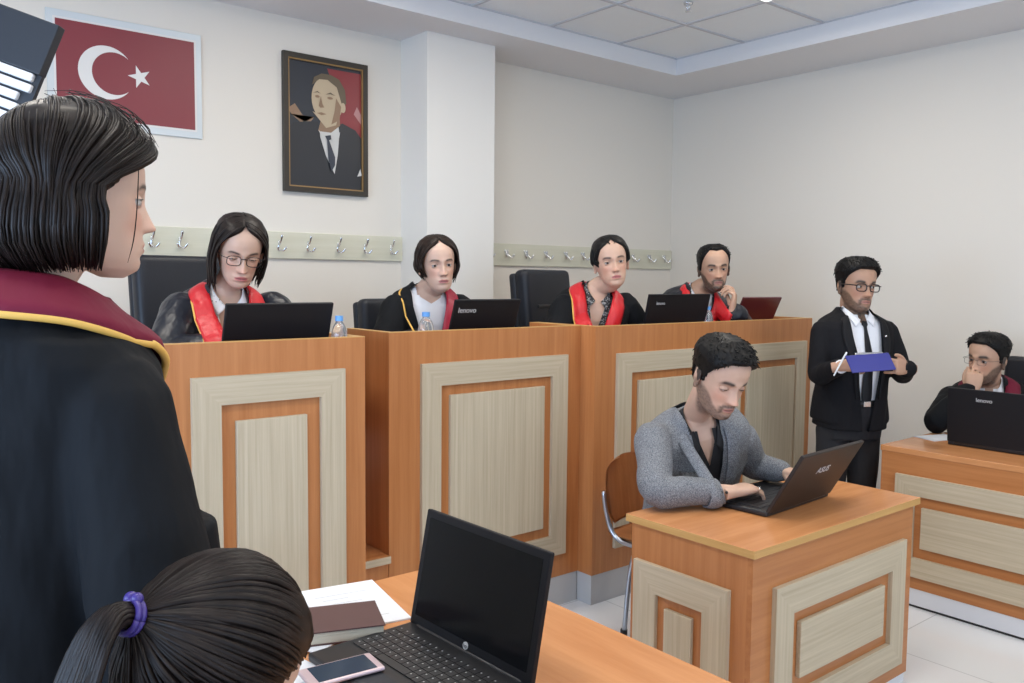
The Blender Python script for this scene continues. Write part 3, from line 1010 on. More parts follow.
# right desk
RD = 4.137
t = thing('side_desk', 'orange desk with long pale framed panel at the right edge', 'desk', (RD, 2.11, 0))
bm = bmesh.new(); box(bm, (0, -1.8, .757), (.64, 0, .785), 0, .002)
obj('desktop', bm, M['top_y'], t)
bm = bmesh.new(); box(bm, (.004, -1.79, .095), (.024, -.006, .757)); obj('front_board', bm, M['wood_y'], t)
bm = bmesh.new(); box(bm, (.024, -.026, .095), (.60, -.006, .757)); obj('side_board', bm, M['wood_v'], t)
bm = bmesh.new(); box(bm, (.024, -1.79, .095), (.60, -1.77, .757)); obj('side_board', bm, M['wood_v'], t)
bm = bmesh.new(); box(bm, (.008, -1.78, .012), (.022, -.012, .095)); box(bm, (.022, -.024, .012), (.59, -.012, .095)); box(bm, (.022, -1.785, .012), (.59, -1.773, .095))
obj('plinth', bm, M['plinth_white'], t)
bm = bmesh.new(); box(bm, (.012, -1.77, 0), (.020, -.02, .012)); box(bm, (.03, -.022, 0), (.58, -.014, .012)); obj('plinth_foot', bm, M['black'], t)
framed(t, (.004, 0, 0), (0, -1, 0), (-1, 0, 0), .088, 1.70, .157, .656, .096, [(.222, 1.566, .305, .508)], mats=(M['pale_v'], M['pale_y'], M['pale_y']))

# near table
t = thing('near_table', 'orange table in the foreground carrying the open black laptop', 'table', (.74, .25, 0))
bm = bmesh.new(); box(bm, (0, 0, .722), (.735, 1.80, .75), 0, .002)
bm.normal_update()
for f in bm.faces: f.material_index = 0 if abs(f.normal.z) > .7 else 1
obj('tabletop', bm, [M['top_y'], M['banding']], t)
bm = bmesh.new(); box(bm, (.70, .02, .06), (.72, 1.78, .722)); obj('front_board', bm, M['wood_y'], t)
bm = bmesh.new(); box(bm, (.06, 1.76, .06), (.70, 1.78, .722)); obj('side_board', bm, M['wood_v'], t)
bm = bmesh.new(); box(bm, (.06, .02, .06), (.70, .04, .722)); obj('side_board', bm, M['wood_v'], t)
bm = bmesh.new(); box(bm, (.702, .03, 0), (.716, 1.77, .06)); box(bm, (.07, 1.762, 0), (.70, 1.776, .06)); box(bm, (.07, .024, 0), (.70, .038, .06)); obj('plinth', bm, M['plinth_white'], t)

# ------------------------------------------------------------------ coat racks
def hook(parent, x, kind):
    bm = bmesh.new()
    if kind == 0:
        tube(bm, [(x, -.004, -.028, .010), (x, -.005, .02, .009)], 10, 2, flat=.5)
        tube(bm, [(x, -.006, .0, .006), (x, -.03, .022, .006), (x + .002, -.042, .052, .0075)], 8, 4)
        for s in (-1, 1):
            tube(bm, [(x, -.006, -.022, .0055), (x + s * .012, -.03, -.034, .0055), (x + s * .026, -.045, -.014, .006)], 8, 4)
    else:
        for s in (-1, 1):
            ball(bm, (x + s * .012, -.004, .028), (.008, .004, .009))
            tube(bm, [(x + s * .010, -.006, .02, .0055), (x + s * .006, -.02, .0, .005), (x + s * .022, -.035, -.022, .005), (x + s * .036, -.045, .0, .006)], 8, 4)
        tube(bm, [(x - .012, -.004, .02, .006), (x + .012, -.004, .02, .006)], 8, 1)
    obj('coat_hook', bm, M['chrome'], parent, True)
t = thing('coat_rack', 'long pale coat rack board with prong hooks left of the column, under the portrait', 'coat rack', (1.25, BY - .02, 1.785))
bm = bmesh.new(); box(bm, (0, 0, -.078), (1.686, .02, .078), 0, .003); obj('board', bm, M['rack'], t)
for x in (1.385, 1.531, 1.71, 1.90, 2.095, 2.277, 2.474, 2.660, 2.848): hook(t, x - 1.25, 0)
t = thing('coat_rack', 'pale coat rack board with double hooks between the column and the right wall', 'coat rack', (3.462, BY - .02, 1.772))
bm = bmesh.new(); box(bm, (0, 0, -.078), (2.112, .02, .078), 0, .003); obj('board', bm, M['rack'], t)
for x in (3.62, 3.793, 3.973, 4.165, 4.365, 4.542, 4.73, 4.915, 5.098, 5.295, 5.474): hook(t, x - 3.462, 1)

# ------------------------------------------------------------------ flag poster
def flat_poly(bm, pts, y, mi):
    vs = [bm.verts.new((p[0], y, p[1])) for p in pts]
    f = bm.faces.new(vs); f.material_index = mi
    return f
t = thing('flag_poster', 'red flag poster with white crescent and star on the back wall', 'flag', (.915, BY - .004, 2.345))
bm = bmesh.new(); box(bm, (0, -.008, 0), (.752, .004, .553), 0, .002); obj('border', bm, M['flag_edge'], t)
bm = bmesh.new()
box(bm, (.030, -.0095, .034), (.722, -.008, .519), 1); box(bm, (.040, -.011, .044), (.712, -.0095, .509), 0)
obj('flag_field', bm, [M['flag_red'], M['flag_white']], t)
bm = bmesh.new()
cx, cz, r1, r2 = .270, .280, .133, .106
ox = .037
d = ox; xi = (d * d + r1 * r1 - r2 * r2) / (2 * d); hh = math.sqrt(max(r1 * r1 - xi * xi, 0))
a1 = math.atan2(hh, xi); a2 = math.atan2(hh, xi - d)
outer = [(cx + r1 * math.cos(a1 + (2 * PI - 2 * a1) * k / 40), cz + r1 * math.sin(a1 + (2 * PI - 2 * a1) * k / 40)) for k in range(41)]
inner = [(cx + d + r2 * math.cos(a2 + (2 * PI - 2 * a2) * k / 40), cz + r2 * math.sin(a2 + (2 * PI - 2 * a2) * k / 40)) for k in range(41)]
for k in range(40):
    flat_poly(bm, [outer[k], outer[k + 1], inner[k + 1], inner[k]], -.0125, 0)
bmesh.ops.remove_doubles(bm, verts=bm.verts, dist=1e-5)
star = []
for k in range(10):
    a = rad(180 + 36 * k); r = .060 if k % 2 == 0 else .023
    star.append((.430 + r * math.cos(a), .282 + r * math.sin(a)))
for k in range(10):
    flat_poly(bm, [(.430, .282), star[k], star[(k + 1) % 10]], -.0125, 0)
obj('crescent_and_star', bm, M['flag_white'], t)

# ------------------------------------------------------------------ portrait
t = thing('framed_portrait', 'dark framed portrait of a man in suit and tie on the back wall', 'picture', (2.13, BY - .004, 2.10))
Wp, Hp = .55, .80
bm = bmesh.new()
for q in (((0, 0), (Wp, 0), (Wp - .03, .03), (.03, .03)), ((0, Hp), (.03, Hp - .03), (Wp - .03, Hp - .03), (Wp, Hp)), ((0, 0), (.03, .03), (.03, Hp - .03), (0, Hp)), ((Wp, 0), (Wp, Hp), (Wp - .03, Hp - .03), (Wp - .03, .03))):
    prism(bm, [(p[0], 0, p[1]) for p in q], (0, -.028, 0))
obj('picture_frame', bm, M['frame'], t)
bm = bmesh.new()
for a, b in (((.03, .03), (Wp - .03, .038)), ((.03, Hp - .038), (Wp - .03, Hp - .03)), ((.03, .038), (.038, Hp - .038)), ((Wp - .038, .038), (Wp - .03, Hp - .038))):
    box(bm, (a[0], -.022, a[1]), (b[0], -.004, b[1]))
obj('gold_fillet', bm, M['gold'], t)
pm = [mat('portrait_dark', (.022, .027, .038), .35), mat('portrait_red', (.24, .028, .035), .35), mat('portrait_suit', (.020, .022, .028), .35), mat('portrait_skin', (.50, .40, .27), .35),
      mat('portrait_shirt', (.60, .60, .58), .35), mat('portrait_hair', (.12, .09, .055), .35), mat('portrait_tie', (.035, .042, .06), .35), mat('portrait_skin_dim', (.27, .17, .105), .35), mat('portrait_pink', (.45, .22, .22), .35)]
bm = bmesh.new()
Y = [-.006]
def pl(pts, mi):
    Y[0] -= .0006
    vs = [bm.verts.new((p[0] * Wp, Y[0], p[1] * Hp)) for p in pts]
    f = bm.faces.new(vs); f.material_index = mi
def el(cx, cy, rx, ry, n=24, rot=0):
    return [(cx + rx * math.cos(2 * PI * k / n) * math.cos(rot) - ry * math.sin(2 * PI * k / n) * math.sin(rot), cy + (rx * math.cos(2 * PI * k / n) * math.sin(rot) + ry * math.sin(2 * PI * k / n) * math.cos(rot)) * Wp / Hp * 1.0) for k in range(n)]
pl([(.03, .03), (.97, .03), (.97, .97), (.03, .97)], 0)
pl([(.60, .50), (.96, .42), (.96, .93), (.52, .93), (.62, .75)], 1)
pl([(.06, .60), (.14, .64), (.30, .50), (.36, .56), (.22, .50), (.10, .56)], 7)
pl([(.84, .62), (.93, .55), (.95, .60), (.88, .68)], 8)
pl([(.04, .04), (.96, .04), (.96, .42), (.86, .50), (.70, .54), (.64, .52), (.56, .40), (.44, .48), (.40, .53), (.26, .52), (.12, .50), (.04, .44)], 2)
pl([(.42, .50), (.64, .56), (.66, .46), (.64, .30), (.60, .155), (.50, .28), (.43, .42)], 4)
pl([(.405, .46), (.46, .60), (.66, .62), (.67, .52), (.56, .46)], 7)
pl(el(.52, .70, .190, .245, 28), 3)
pl([(.34, .60), (.50, .49), (.62, .52), (.66, .62), (.50, .56)], 3)
pl([(.335, .79), (.36, .85), (.45, .885), (.56, .885), (.66, .86), (.73, .79), (.745, .69), (.70, .66), (.67, .72), (.63, .80), (.52, .845), (.42, .84), (.37, .81)], 5)
pl(el(.705, .655, .030, .055, 16), 3)
pl([(.56, .52), (.66, .56), (.68, .66), (.62, .72), (.60, .62)], 7)
pl([(.345, .735), (.40, .752), (.435, .735), (.40, .742)], 5); pl([(.49, .735), (.55, .755), (.61, .735), (.55, .742)], 5)
pl(el(.395, .712, .028, .014, 12), 7); pl(el(.545, .712, .034, .014, 12), 7)
pl([(.435, .72), (.41, .645), (.43, .632), (.475, .638), (.455, .66)], 7)
pl([(.385, .590), (.44, .600), (.50, .590), (.44, .578)], 7)
pl([(.48, .43), (.55, .44), (.555, .41), (.53, .40), (.60, .28), (.60, .22), (.555, .17), (.52, .26), (.505, .40)], 6)
pl([(.40, .47), (.46, .44), (.50, .40), (.44, .42)], 4); pl([(.56, .42), (.66, .47), (.65, .43), (.58, .39)], 4)
pl([(.87, .15), (.91, .21), (.93, .16)], 4)
obj('portrait_print', bm, pm, t)

# ------------------------------------------------------------------ black unit with white slats, top left
t = thing('louvre_unit', 'black panel unit with stacked white slats at the top left corner', 'wall unit', (.30, 2.72, 2.10))
B0 = V((.30, 2.72, 2.10))
ax = (V((.539, 2.602, 2.271)) - V((.409, 2.708, 2.331))).normalized()
dn = (V((.492, 2.628, 2.138)) - V((.539, 2.602, 2.271))).normalized()
nn = ax.cross(dn).normalized()
Mt = Matrix((ax, nn, -dn)).transposed().to_4x4()
Tu = Matrix.Translation(V((.539, 2.602, 2.271)) - B0) @ Mt
bm = bmesh.new(); mbox(bm, (-.50, -.005, -.145), (0, .03, 0), Tu, 0, .003); obj('housing', bm, M['dark_panel'], t)
for i in range(9):
    bm = bmesh.new()
    z = -.158 - i * .030
    mbox(bm, (-.50, -.004, z - .0115), (-.004 - i * .006 - (.012, .0, .02, .004)[i % 4], .025, z + .0115), Tu, 0, .005)
    obj('slat', bm, M['slat'], t)
bm = bmesh.new(); mbox(bm, (-.49, .01, -.46), (-.045, .03, -.145), Tu); mbox(bm, (-.045, .01, -.24), (.0, .025, -.145), Tu); obj('backing', bm, M['dark_panel'], t)
bm = bmesh.new(); tube(bm, [(*(Tu @ V((-.2, .03, -.05))), .02), (*(V((.30, BY, 2.45)) - B0), .02)], 10, 1); obj('wall_arm', bm, M['steel'], t, True)

# ------------------------------------------------------------------ laptops
def text_mesh(s, size, m, parent, mtx, ext=.0006):
    c = bpy.data.curves.new('logo', 'FONT'); c.body = s; c.size = size; c.align_x = 'CENTER'; c.align_y = 'CENTER'; c.extrude = ext
    o = bpy.data.objects.new('logo', c); COL.objects.link(o)
    dg = bpy.context.evaluated_depsgraph_get()
    me = bpy.data.meshes.new_from_object(o.evaluated_get(dg)); bpy.data.objects.remove(o)
    me.transform(mtx)
    return link('logo', me, m, parent)

def laptop(label, loc, rz, w=.40, d=.26, h=.25, tilt=15, lid=None, logo=None, group=None, keys=False, logo_at=None, lsize=.028, front=None):
    """hinge on the local x axis; the base runs toward -y, the lid leans away (+y)"""
    t = thing('laptop', label, 'laptop', loc, rz, group)
    lid = lid or M['black_lid']
    bm = bmesh.new(); box(bm, (-w / 2, -d, .002), (w / 2, .004, .022), 0, .006)
    ba = obj('base', bm, M['black'], t)
    bm = bmesh.new()
    rows, cols = (6, 17) if keys else (5, 14)
    kx, ky = w * .90 / cols, d * .50 / rows
    for r in range(rows):
        for c in range(cols):
            if r == rows - 1 and 3 < c < 9:
                if c == 4: box(bm, (-w * .45 + c * kx + .001, -.035 - (r + 1) * ky, .0215), (-w * .45 + 9 * kx - .001, -.035 - r * ky - .002, .0245))
                continue
            x = -w * .45 + c * kx; y = -.035 - (r + 1) * ky
            box(bm, (x + .001, y, .0215), (x + kx - .001, y + ky - .002, .0245))
            if keys:
                box(bm, (x + .004, y + ky * .50, .0245), (x + .0075, y + ky * .50 + .0035, .0248), 1)
    obj('keyboard', bm, [M['key'], M['keymark']], ba)
    bm = bmesh.new(); box(bm, (-.055, -d + .012, .0218), (.055, -d + .075, .0224)); obj('touchpad', bm, M['dark_panel'], ba)
    L = Matrix.Translation((0, 0, .02)) @ Matrix.Rotation(rad(-tilt), 4, 'X')
    bm = bmesh.new(); mbox(bm, (-w / 2, -.004, 0), (w / 2, .010, h), L, 0, .0035); lo = obj('lid', bm, lid, t)
    bm = bmesh.new(); mbox(bm, (-w / 2 + .018, -.0048, .024), (w / 2 - .018, -.0035, h - .018), L); obj('screen', bm, M['screen'], lo)
    bm = bmesh.new(); tube(bm, [(-w * .42, 0, .018, .008), (w * .42, 0, .018, .008)], 10, 1); obj('hinge', bm, M['black'], t, True)
    if logo:
        px, pz = logo_at or (.0, h * .5)
        text_mesh(logo, lsize, M['grey_print'], lo, L @ Matrix.Translation((px, .0105, pz)) @ Matrix.Rotation(PI, 4, 'Z') @ Matrix.Rotation(PI / 2, 4, 'X'))
    if front:
        bm = bmesh.new()
        tube(bm, [(*(L @ V((0, -.0060, .014))), .0085), (*(L @ V((0, -.0040, .014))), .0085)], 24, 1, round_ends=False); obj('badge', bm, M['grey_print'], lo)
        text_mesh('hp', .013, M['black'], lo, L @ Matrix.Translation((0, -.0064, .0135)) @ Matrix.Rotation(PI / 2, 4, 'X'), .0002)
    return t
WT = 1.262
G = 'laptops on the judges benches'
laptop('black laptop with plain lid in front of the seated woman in glasses', (1.318, 3.02, WT), PI - .0, .415, .26, .235, 18, group=G)
laptop('black laptop with silver lettering in front of the woman in white top', (2.385, 3.17, WT), PI - .04, .365, .26, .240, 20, logo='lenovo', logo_at=(.11, .19), lsize=.036, group=G)
laptop('black laptop beside the woman with red collar and patterned blouse', (3.72, 3.13, WT), PI, .52, .26, .25, 12, logo='lenovo', logo_at=(.16, .20), lsize=.026, group=G)
laptop('dark red laptop at the right end of the long bench', (4.46, 3.15, WT), PI - .02, .38, .26, .245, 24, lid=M['red_lid'], group=G)
laptop('brown black laptop the typist in grey jacket is using', (2.852, 1.765, .75), PI + .06, .46, .27, .262, 30, lid=M['brown_lid'], logo='ASUS', logo_at=(-.005, .165), lsize=.040)
laptop('black laptop on the right desk hiding the seated man', (4.42, 1.67, .785), PI / 2 + .0, .47, .25, .275, 4, logo='lenovo', logo_at=(.062, .225), lsize=.028)
laptop('large open black laptop with dark screen on the foreground table', (1.092, 1.487, .75), -PI / 2 + .03, .435, .275, .275, 11, keys=True, front=True)

# ------------------------------------------------------------------ bottles
def bottle(label, x, y, z, s=1.0):
    t = thing('water_bottle', label, 'bottle', (x, y, z), 0, 'water bottles on the judges benches')
    bm = bmesh.new()
    tube(bm, [(0, 0, .002, .029 * s), (0, 0, .02, .031 * s), (0, 0, .05, .029 * s), (0, 0, .08, .031 * s), (0, 0, .12, .030 * s), (0, 0, .15, .023 * s), (0, 0, .168, .0135 * s), (0, 0, .178, .013 * s)], 20, 4, round_ends=False)
    obj('bottle_body', bm, M['bottle'], t, True)
    bm = bmesh.new(); tube(bm, [(0, 0, .06, .0318 * s), (0, 0, .105, .0318 * s)], 20, 1, round_ends=False); obj('label_band', bm, M['label'], t, True)
    bm = bmesh.new(); tube(bm, [(0, 0, .172, .0155 * s), (0, 0, .192, .0150 * s)], 18, 1, round_ends=False); obj('bottle_cap', bm, M['cap'], t)
bottle('small water bottle with blue cap on the leftmost bench module', 1.545, 2.935, WT)
bottle('water bottle with blue cap in front of the woman in white top', 2.05, 3.10, WT, 1.15)
bottle('water bottle with blue cap in front of the bearded man in robe', 4.00, 3.10, WT)

# ------------------------------------------------------------------ things on the near table
bm = bmesh.new(); mbox(bm, (0, 0, 0), (.22, .30, .004), Matrix.Rotation(rad(-11), 4, 'Z')); 
for i in range(7): mbox(bm, (.04, .05 + i * .03, .004), (.18 - .03 * (i % 3), .0515 + i * .03, .0043), Matrix.Rotation(rad(-11), 4, 'Z'), 1)
o = obj('paper_sheet', bm, [M['paper'], M['keymark']], None, False, (.905, 1.80, .7505)); tag(o, 'white printed sheet under the maroon book on the foreground table', 'paper', 'papers on the foreground table')
bm = bmesh.new(); mbox(bm, (0, 0, 0), (.24, .34, .003), Matrix.Rotation(rad(22), 4, 'Z'))
o = obj('paper_sheet', bm, [M['paper']], None, False, (.84, 1.71, .755)); tag(o, 'white sheet on top, its corner sticking out toward the laptop', 'paper', 'papers on the foreground table')
t = thing('hardcover_book', 'maroon hardcover book lying on white papers beside the laptop', 'book', (1.003, 1.685, .7585), rad(159))
bm = bmesh.new(); box(bm, (0, -.157, 0), (.30, 0, .003), 0); box(bm, (0, -.157, .029), (.30, 0, .032), 0); box(bm, (.297, -.157, .003), (.30, 0, .029)); obj('cover', bm, M['book'], t)
bm = bmesh.new(); box(bm, (.004, -.153, .003), (.297, -.003, .029)); obj('pages', bm, M['pages'], t)
t = thing('smartphone', 'white and pink smartphone lying on the corner of the laptop', 'phone', (.822, 1.56, .7745), rad(-96 + 180))
bm = bmesh.new(); box(bm, (-.042, -.082, 0), (.042, .082, .009), 0, .004); obj('phone_case', bm, M['phone_rim'], t)
bm = bmesh.new(); box(bm, (-.036, -.066, .0088), (.036, .062, .0095)); obj('phone_screen', bm, M['phone_scr'], t)
bm = bmesh.new(); mbox(bm, (0, 0, 0), (.10, .21, .003), Matrix.Rotation(rad(12), 4, 'Z'))
o = obj('paper_sheet', bm, [M['paper']], None, False, (.745, 1.52, .7505)); tag(o, 'white sheet at the bottom edge left of the smartphone', 'paper', 'papers on the foreground table')
bm = bmesh.new(); mbox(bm, (0, 0, 0), (.21, .14, .003), Matrix.Rotation(rad(-20), 4, 'Z'))
o = obj('paper_sheet', bm, [M['paper']], None, False, (4.44, 1.98, .7855)); tag(o, 'white paper lying on the right desk beside the black laptop', 'paper')

# ------------------------------------------------------------------ chairs
def cushion(bm, w, h, d, mtx, bev=.04):
    t = bmesh.new(); box(t, (-w / 2, -d / 2, 0), (w / 2, d / 2, h))
    bmesh.ops.bevel(t, geom=list(t.edges), offset=bev, segments=6, affect='EDGES', profile=.6)
    bmesh.ops.transform(t, matrix=mtx, verts=t.verts); merge(bm, t)

def office_chair(label, loc, rz, zseat=.47, w=.46, back_h=.72, seam=True):
    """faces local -y"""
    t = thing('office_chair', label, 'chair', loc, rz, 'black leather office chairs')
    bm = bmesh.new(); cushion(bm, w, .11, .46, Matrix.Translation((0, -.20, zseat - .10))); obj('seat', bm, M['leather'], t, True)
    Rb = Matrix.Translation((0, .04, zseat - .02)) @ Matrix.Rotation(rad(-6), 4, 'X')
    bm = bmesh.new(); cushion(bm, w, back_h, .09, Rb, .042); obj('backrest', bm, M['leather'], t, True)
    bm = bmesh.new(); cushion(bm, w * .98, back_h * .97, .05, Rb @ Matrix.Translation((-.004, .055, .005)), .024); obj('back_shell', bm, M['leather'], t, True)
    if seam:
        bm = bmesh.new()
        for zz in (back_h * .70,): mbox(bm, (-w * .30, -.052, zz), (w * .22, -.040, zz + .02), Rb, 0, .004)
        obj('seam', bm, M['black'], t)
    for s in (-1, 1):
        bm = bmesh.new()
        tube(bm, [(s * (w / 2 + .02), -.02, zseat - .05, .018), (s * (w / 2 + .045), -.05, zseat + .14, .018), (s * (w / 2 + .04), -.20, zseat + .19, .022), (s * (w / 2 + .02), -.34, zseat + .15, .02), (s * (w / 2 + .0), -.34, zseat - .05, .018)], 10, 5)
        obj('armrest', bm, M['black'], t, True)
    bm = bmesh.new(); tube(bm, [(0, -.2, .08, .028), (0, -.2, zseat - .09, .03)], 14, 1); obj('column', bm, M['steel'], t, True)
    bm = bmesh.new()
    for k in range(5):
        a = 2 * PI * k / 5 + .3
        tube(bm, [(0, -.2, .09, .024), (.28 * math.cos(a), -.2 + .28 * math.sin(a), .065, .016)], 8, 1)
        ball(bm, (.28 * math.cos(a), -.2 + .28 * math.sin(a), .03), (.014, .03, .03))
    obj('star_base', bm, M['black'], t, True)
    return t
office_chair('black leather office chair behind the seated woman in glasses', (1.40, 4.08, .45), .12, .47, .50, .80)
office_chair('low black chair behind the woman in white top', (2.49, 3.97, .45), .05, .46, .46, .60, False)
office_chair('tall black leather office chair left of the woman in patterned blouse', (3.38, 3.70, .45), .28, .47, .50, .76)
office_chair('black leather office chair behind the man at the right desk', (5.33, 1.80, 0), -PI / 2 - .1, .46, .50, .74)

t = thing('plywood_chair', 'orange plywood chair with grey steel tube frame under the typist', 'chair', (2.94, 2.50, 0), .10)
def bent(bm, w, rows):
    R = []
    for (y, z, hw, cv) in rows:
        R.append([bm.verts.new((hw * u, y + cv * (u * u), z)) for u in [-1 + k / 5 for k in range(11)]])
    for i in range(len(R) - 1):
        for k in range(10): bm.faces.new((R[i][k], R[i][k + 1], R[i + 1][k + 1], R[i + 1][k]))
    bmesh.ops.solidify(bm, geom=list(bm.faces), thickness=.011)
bm = bmesh.new(); bent(bm, .4, [tuple(r) for r in catmull([(.18, .50, .165, -.03), (.185, .56, .205, -.035), (.20, .66, .215, -.04), (.215, .74, .205, -.045), (.222, .78, .16, -.05), (.224, .79, .10, -.05)], 4)])
obj('backrest', bm, M['wood_v'], t, True)
bm = bmesh.new(); bent(bm, .4, [tuple(r) for r in catmull([(-.20, .43, .17, 0), (-.185, .452, .20, 0), (-.05, .455, .21, .0), (.10, .45, .20, 0), (.20, .455, .16, 0)], 4)])
obj('seat', bm, M['wood_y'], t, True)
bm = bmesh.new()
for s in (-1, 1):
    tube(bm, [(s * .200, .185, .64, .011), (s * .200, .17, .56, .011), (s * .198, .135, .47, .011), (s * .195, .06, .435, .011), (s * .195, -.15, .435, .011), (s * .20, -.20, .38, .011), (s * .21, -.21, .02, .011)], 10, 5)
    tube(bm, [(s * .195, .0, .435, .011), (s * .203, .03, .30, .011), (s * .21, .05, .02, .011)], 10, 4)
tube(bm, [(-.195, .0, .43, .011), (.195, .0, .43, .011)], 8, 1)
obj('tube_frame', bm, M['steel'], t, True)
for sx in (-1, 1):
    for yy in (-.21, .05):
        bm = bmesh.new(); tube(bm, [(sx * .21, yy, .0, .016), (sx * .21, yy, .05, .016)], 12, 1, round_ends=False); obj('foot_cap', bm, M['black'], t)
bm = bmesh.new()
for s in (-1, 1): ball(bm, (s * .165, .178, .60), (.007, .005, .007))
obj('rivets', bm, M['chrome'], t, True)

# ================================================================== PEOPLE
def robe_person(label, base, H, T, tone, arms, hands, stole, trimm, shirt_m, robe_m, male=False, face=None, hair=None, line=FEM_LINE, look=(0, 1, 0),
                closed=.35, tie=None, seed=0, shirt_v=(-.12, .045), robe_v=(-.30, .058), keys=STOLE, sw=1.0, hairc=(.012, .010, .009), vox=.0036, gvox=.0075, amp=.006, collar=True, trim_sides=(1, -1), stole_sides=(1, -1)):
    base = V(base)
    p = person(label, base, H, T, tone, arms, hands, face, vox, male=male, look=look, closed=closed, hairline=line, hairc=hairc)
    sh, bv = garment('shirt', p, base, T, shirt_m, .0, v=(shirt_v[0], shirt_v[1], .12), vox=.006, amp=.002, seed=seed + 9)
    if collar:
        obj('shirt_collar', band(T, bv, SHIRTC, base, .004, bulge=.004, thick=.003), shirt_m, sh, True)
    if tie: obj('tie', tie_bm(T, bv, base), tie, p, True)
    sl = [sleeve(a[0], a[1], V(a[1]) * .15 + V(a[2]) * .85, .078 * sw, .076 * sw, .080 * sw) for a in arms]
    r, bvr = garment('robe', p, base, T, robe_m, .026, sl, vox=gvox, amp=amp, v=(robe_v[0], robe_v[1], .12), seed=seed, flare=.10)
    if stole:
        obj('robe_collar', band(T, bvr, keys, base, .008, bulge=.012, thick=.006, sides=stole_sides), stole, r, True)
    if trimm:
        obj('collar_trim', band_edge(T, bvr, keys, base, .0042, .013, sides=trim_sides), trimm, r, True)
    return p, T, base

ARM = lambda a, b, c: (V(a), V(b), V(c))

def TF(mid, f, hw, hip, k=1.08, **kw):
    mid, f = V(mid), V((*f, 0)).normalized()
    r = V((f.y, -f.x, 0))
    return Torso(mid + r * hw, mid - r * hw, hip, k, **kw)

# --- woman in glasses, leftmost bench (looks down at her laptop)
H = head_matrix((1.335, 3.385, 1.70), (-.20, -1, -.40), 1.14, rad(-4))
T = TF((1.325, 3.525, 1.472), (-.15, -1), .175, (1.33, 3.72, .95))
base = (1.33, 3.72, .45)
p, _, b = robe_person('person in black satin robe with red collar and glasses looking down at laptop', base, H, T, SKINS['light'],
    [ARM((1.16, 3.55, 1.45), (1.06, 3.42, 1.28), (1.28, 3.24, 1.30)), ARM((1.52, 3.50, 1.45), (1.62, 3.38, 1.28), (1.44, 3.24, 1.30))],
    [dict(wrist=(1.28, 3.25, 1.315), along=(.2, -1, -.1), back=(0, 0, 1), side=-1), dict(wrist=(1.44, 3.25, 1.315), along=(-.2, -1, -.1), back=(0, 0, 1), side=1)],
    M['red_satin'], M['trim'], M['blouse_dots'], M['robe_satin'], look=(0, 1, -.5), closed=.12, seed=3, shirt_v=(-.16, .05), robe_v=(-.30, .075), face=dict(lip=(.50, .16, .15)), sw=1.15)
spectacles(p, H, b, M['specs'], .0015, .0235, .0175)
Tm = Matrix.Translation(-b) @ H
def parted(seed, n, fall, wave=.006, drop=.15, front=.50, spread=.9, off=.014, back_end=-.11, tuck=.0):
    rnd = random.Random(seed); out = []
    for s in (-1, 1):
        for i in range(n):
            v = i / (n - 1)
            a = rad(52 + 150 * v + rnd.uniform(-3, 3))
            st = V((s * .03, math.cos(a), math.sin(a)))
            ey = .50 - 1.35 * v ** .8
            en = V((s * 1, ey, -.05 - .1 * rnd.random()))
            o = off + rnd.uniform(-.004, .006)
            P = [epos(slerp(st, en, t), o * (.35 + .65 * math.sin(PI * min(1, t + .15) / 1.15 * .5))) for t in (0, .25, .5, .75, 1)]
            e = P[-1]
            L = fall(v, rnd, s)
            w = rnd.uniform(-1, 1) * wave
            q1 = e + V((s * (.004 - tuck), -.006 * v + w, -L * .35)); q2 = e + V((s * (-.004 - tuck * 2), -.010 * v - w, -L * .7)); q3 = e + V((s * (-.012 - tuck * 3 + w), -.012 * v, -L))
            out.append(P + [q1, q2, q3])
    return out
bm = bmesh.new(); under_shell(bm, Tm, FEM_LINE, .010); hr = obj('hair', bm, M['hair_deep'], p, True)
locks_obj('hair_locks', p, Tm, parted(1, 46, lambda v, r, s: (.13 if s > 0 else .11) + .03 * r.random() + .05 * v, off=.013), M['hair_deep'], .0062, seed=2)

# --- woman in white top, middle bench
H = head_matrix((2.395, 3.52, 1.665), (-.34, -1, -.03), 1.12, rad(4))
T = TF((2.405, 3.63, 1.472), (-.34, -1), .168, (2.45, 3.80, .95))
p, _, b = robe_person('person with dark brown hair in black robe over white top, crimson collar', (2.43, 3.80, .45), H, T, SKINS['pale'],
    [ARM((2.24, 3.66, 1.445), (2.13, 3.58, 1.25), (2.28, 3.32, 1.30)), ARM((2.57, 3.58, 1.445), (2.68, 3.50, 1.25), (2.54, 3.32, 1.30))],
    [dict(wrist=(2.28, 3.33, 1.315), along=(.2, -1, -.1), back=(0, 0, 1), side=-1), dict(wrist=(2.54, 3.33, 1.315), along=(-.2, -1, -.1), back=(0, 0, 1), side=1)],
    M['crimson'], M['trim'], M['shirt'], M['robe'], look=(.12, 1, .0), closed=.40, seed=11, shirt_v=(.030, .055), robe_v=(-.30, .095), collar=False, face=dict(lip=(.46, .17, .16)), hairc=(.02, .013, .01), trim_sides=(1,), stole_sides=(-1,))
Tm = Matrix.Translation(-b) @ H
bm = bmesh.new(); under_shell(bm, Tm, FEM_LINE, .010); obj('hair', bm, M['hair_brown'], p, True)
locks_obj('hair_locks', p, Tm, parted(5, 46, lambda v, r, s: .055 + .02 * r.random() + (.02 if s < 0 else .0), off=.013, tuck=.004), M['hair_brown'], .0062, seed=4)

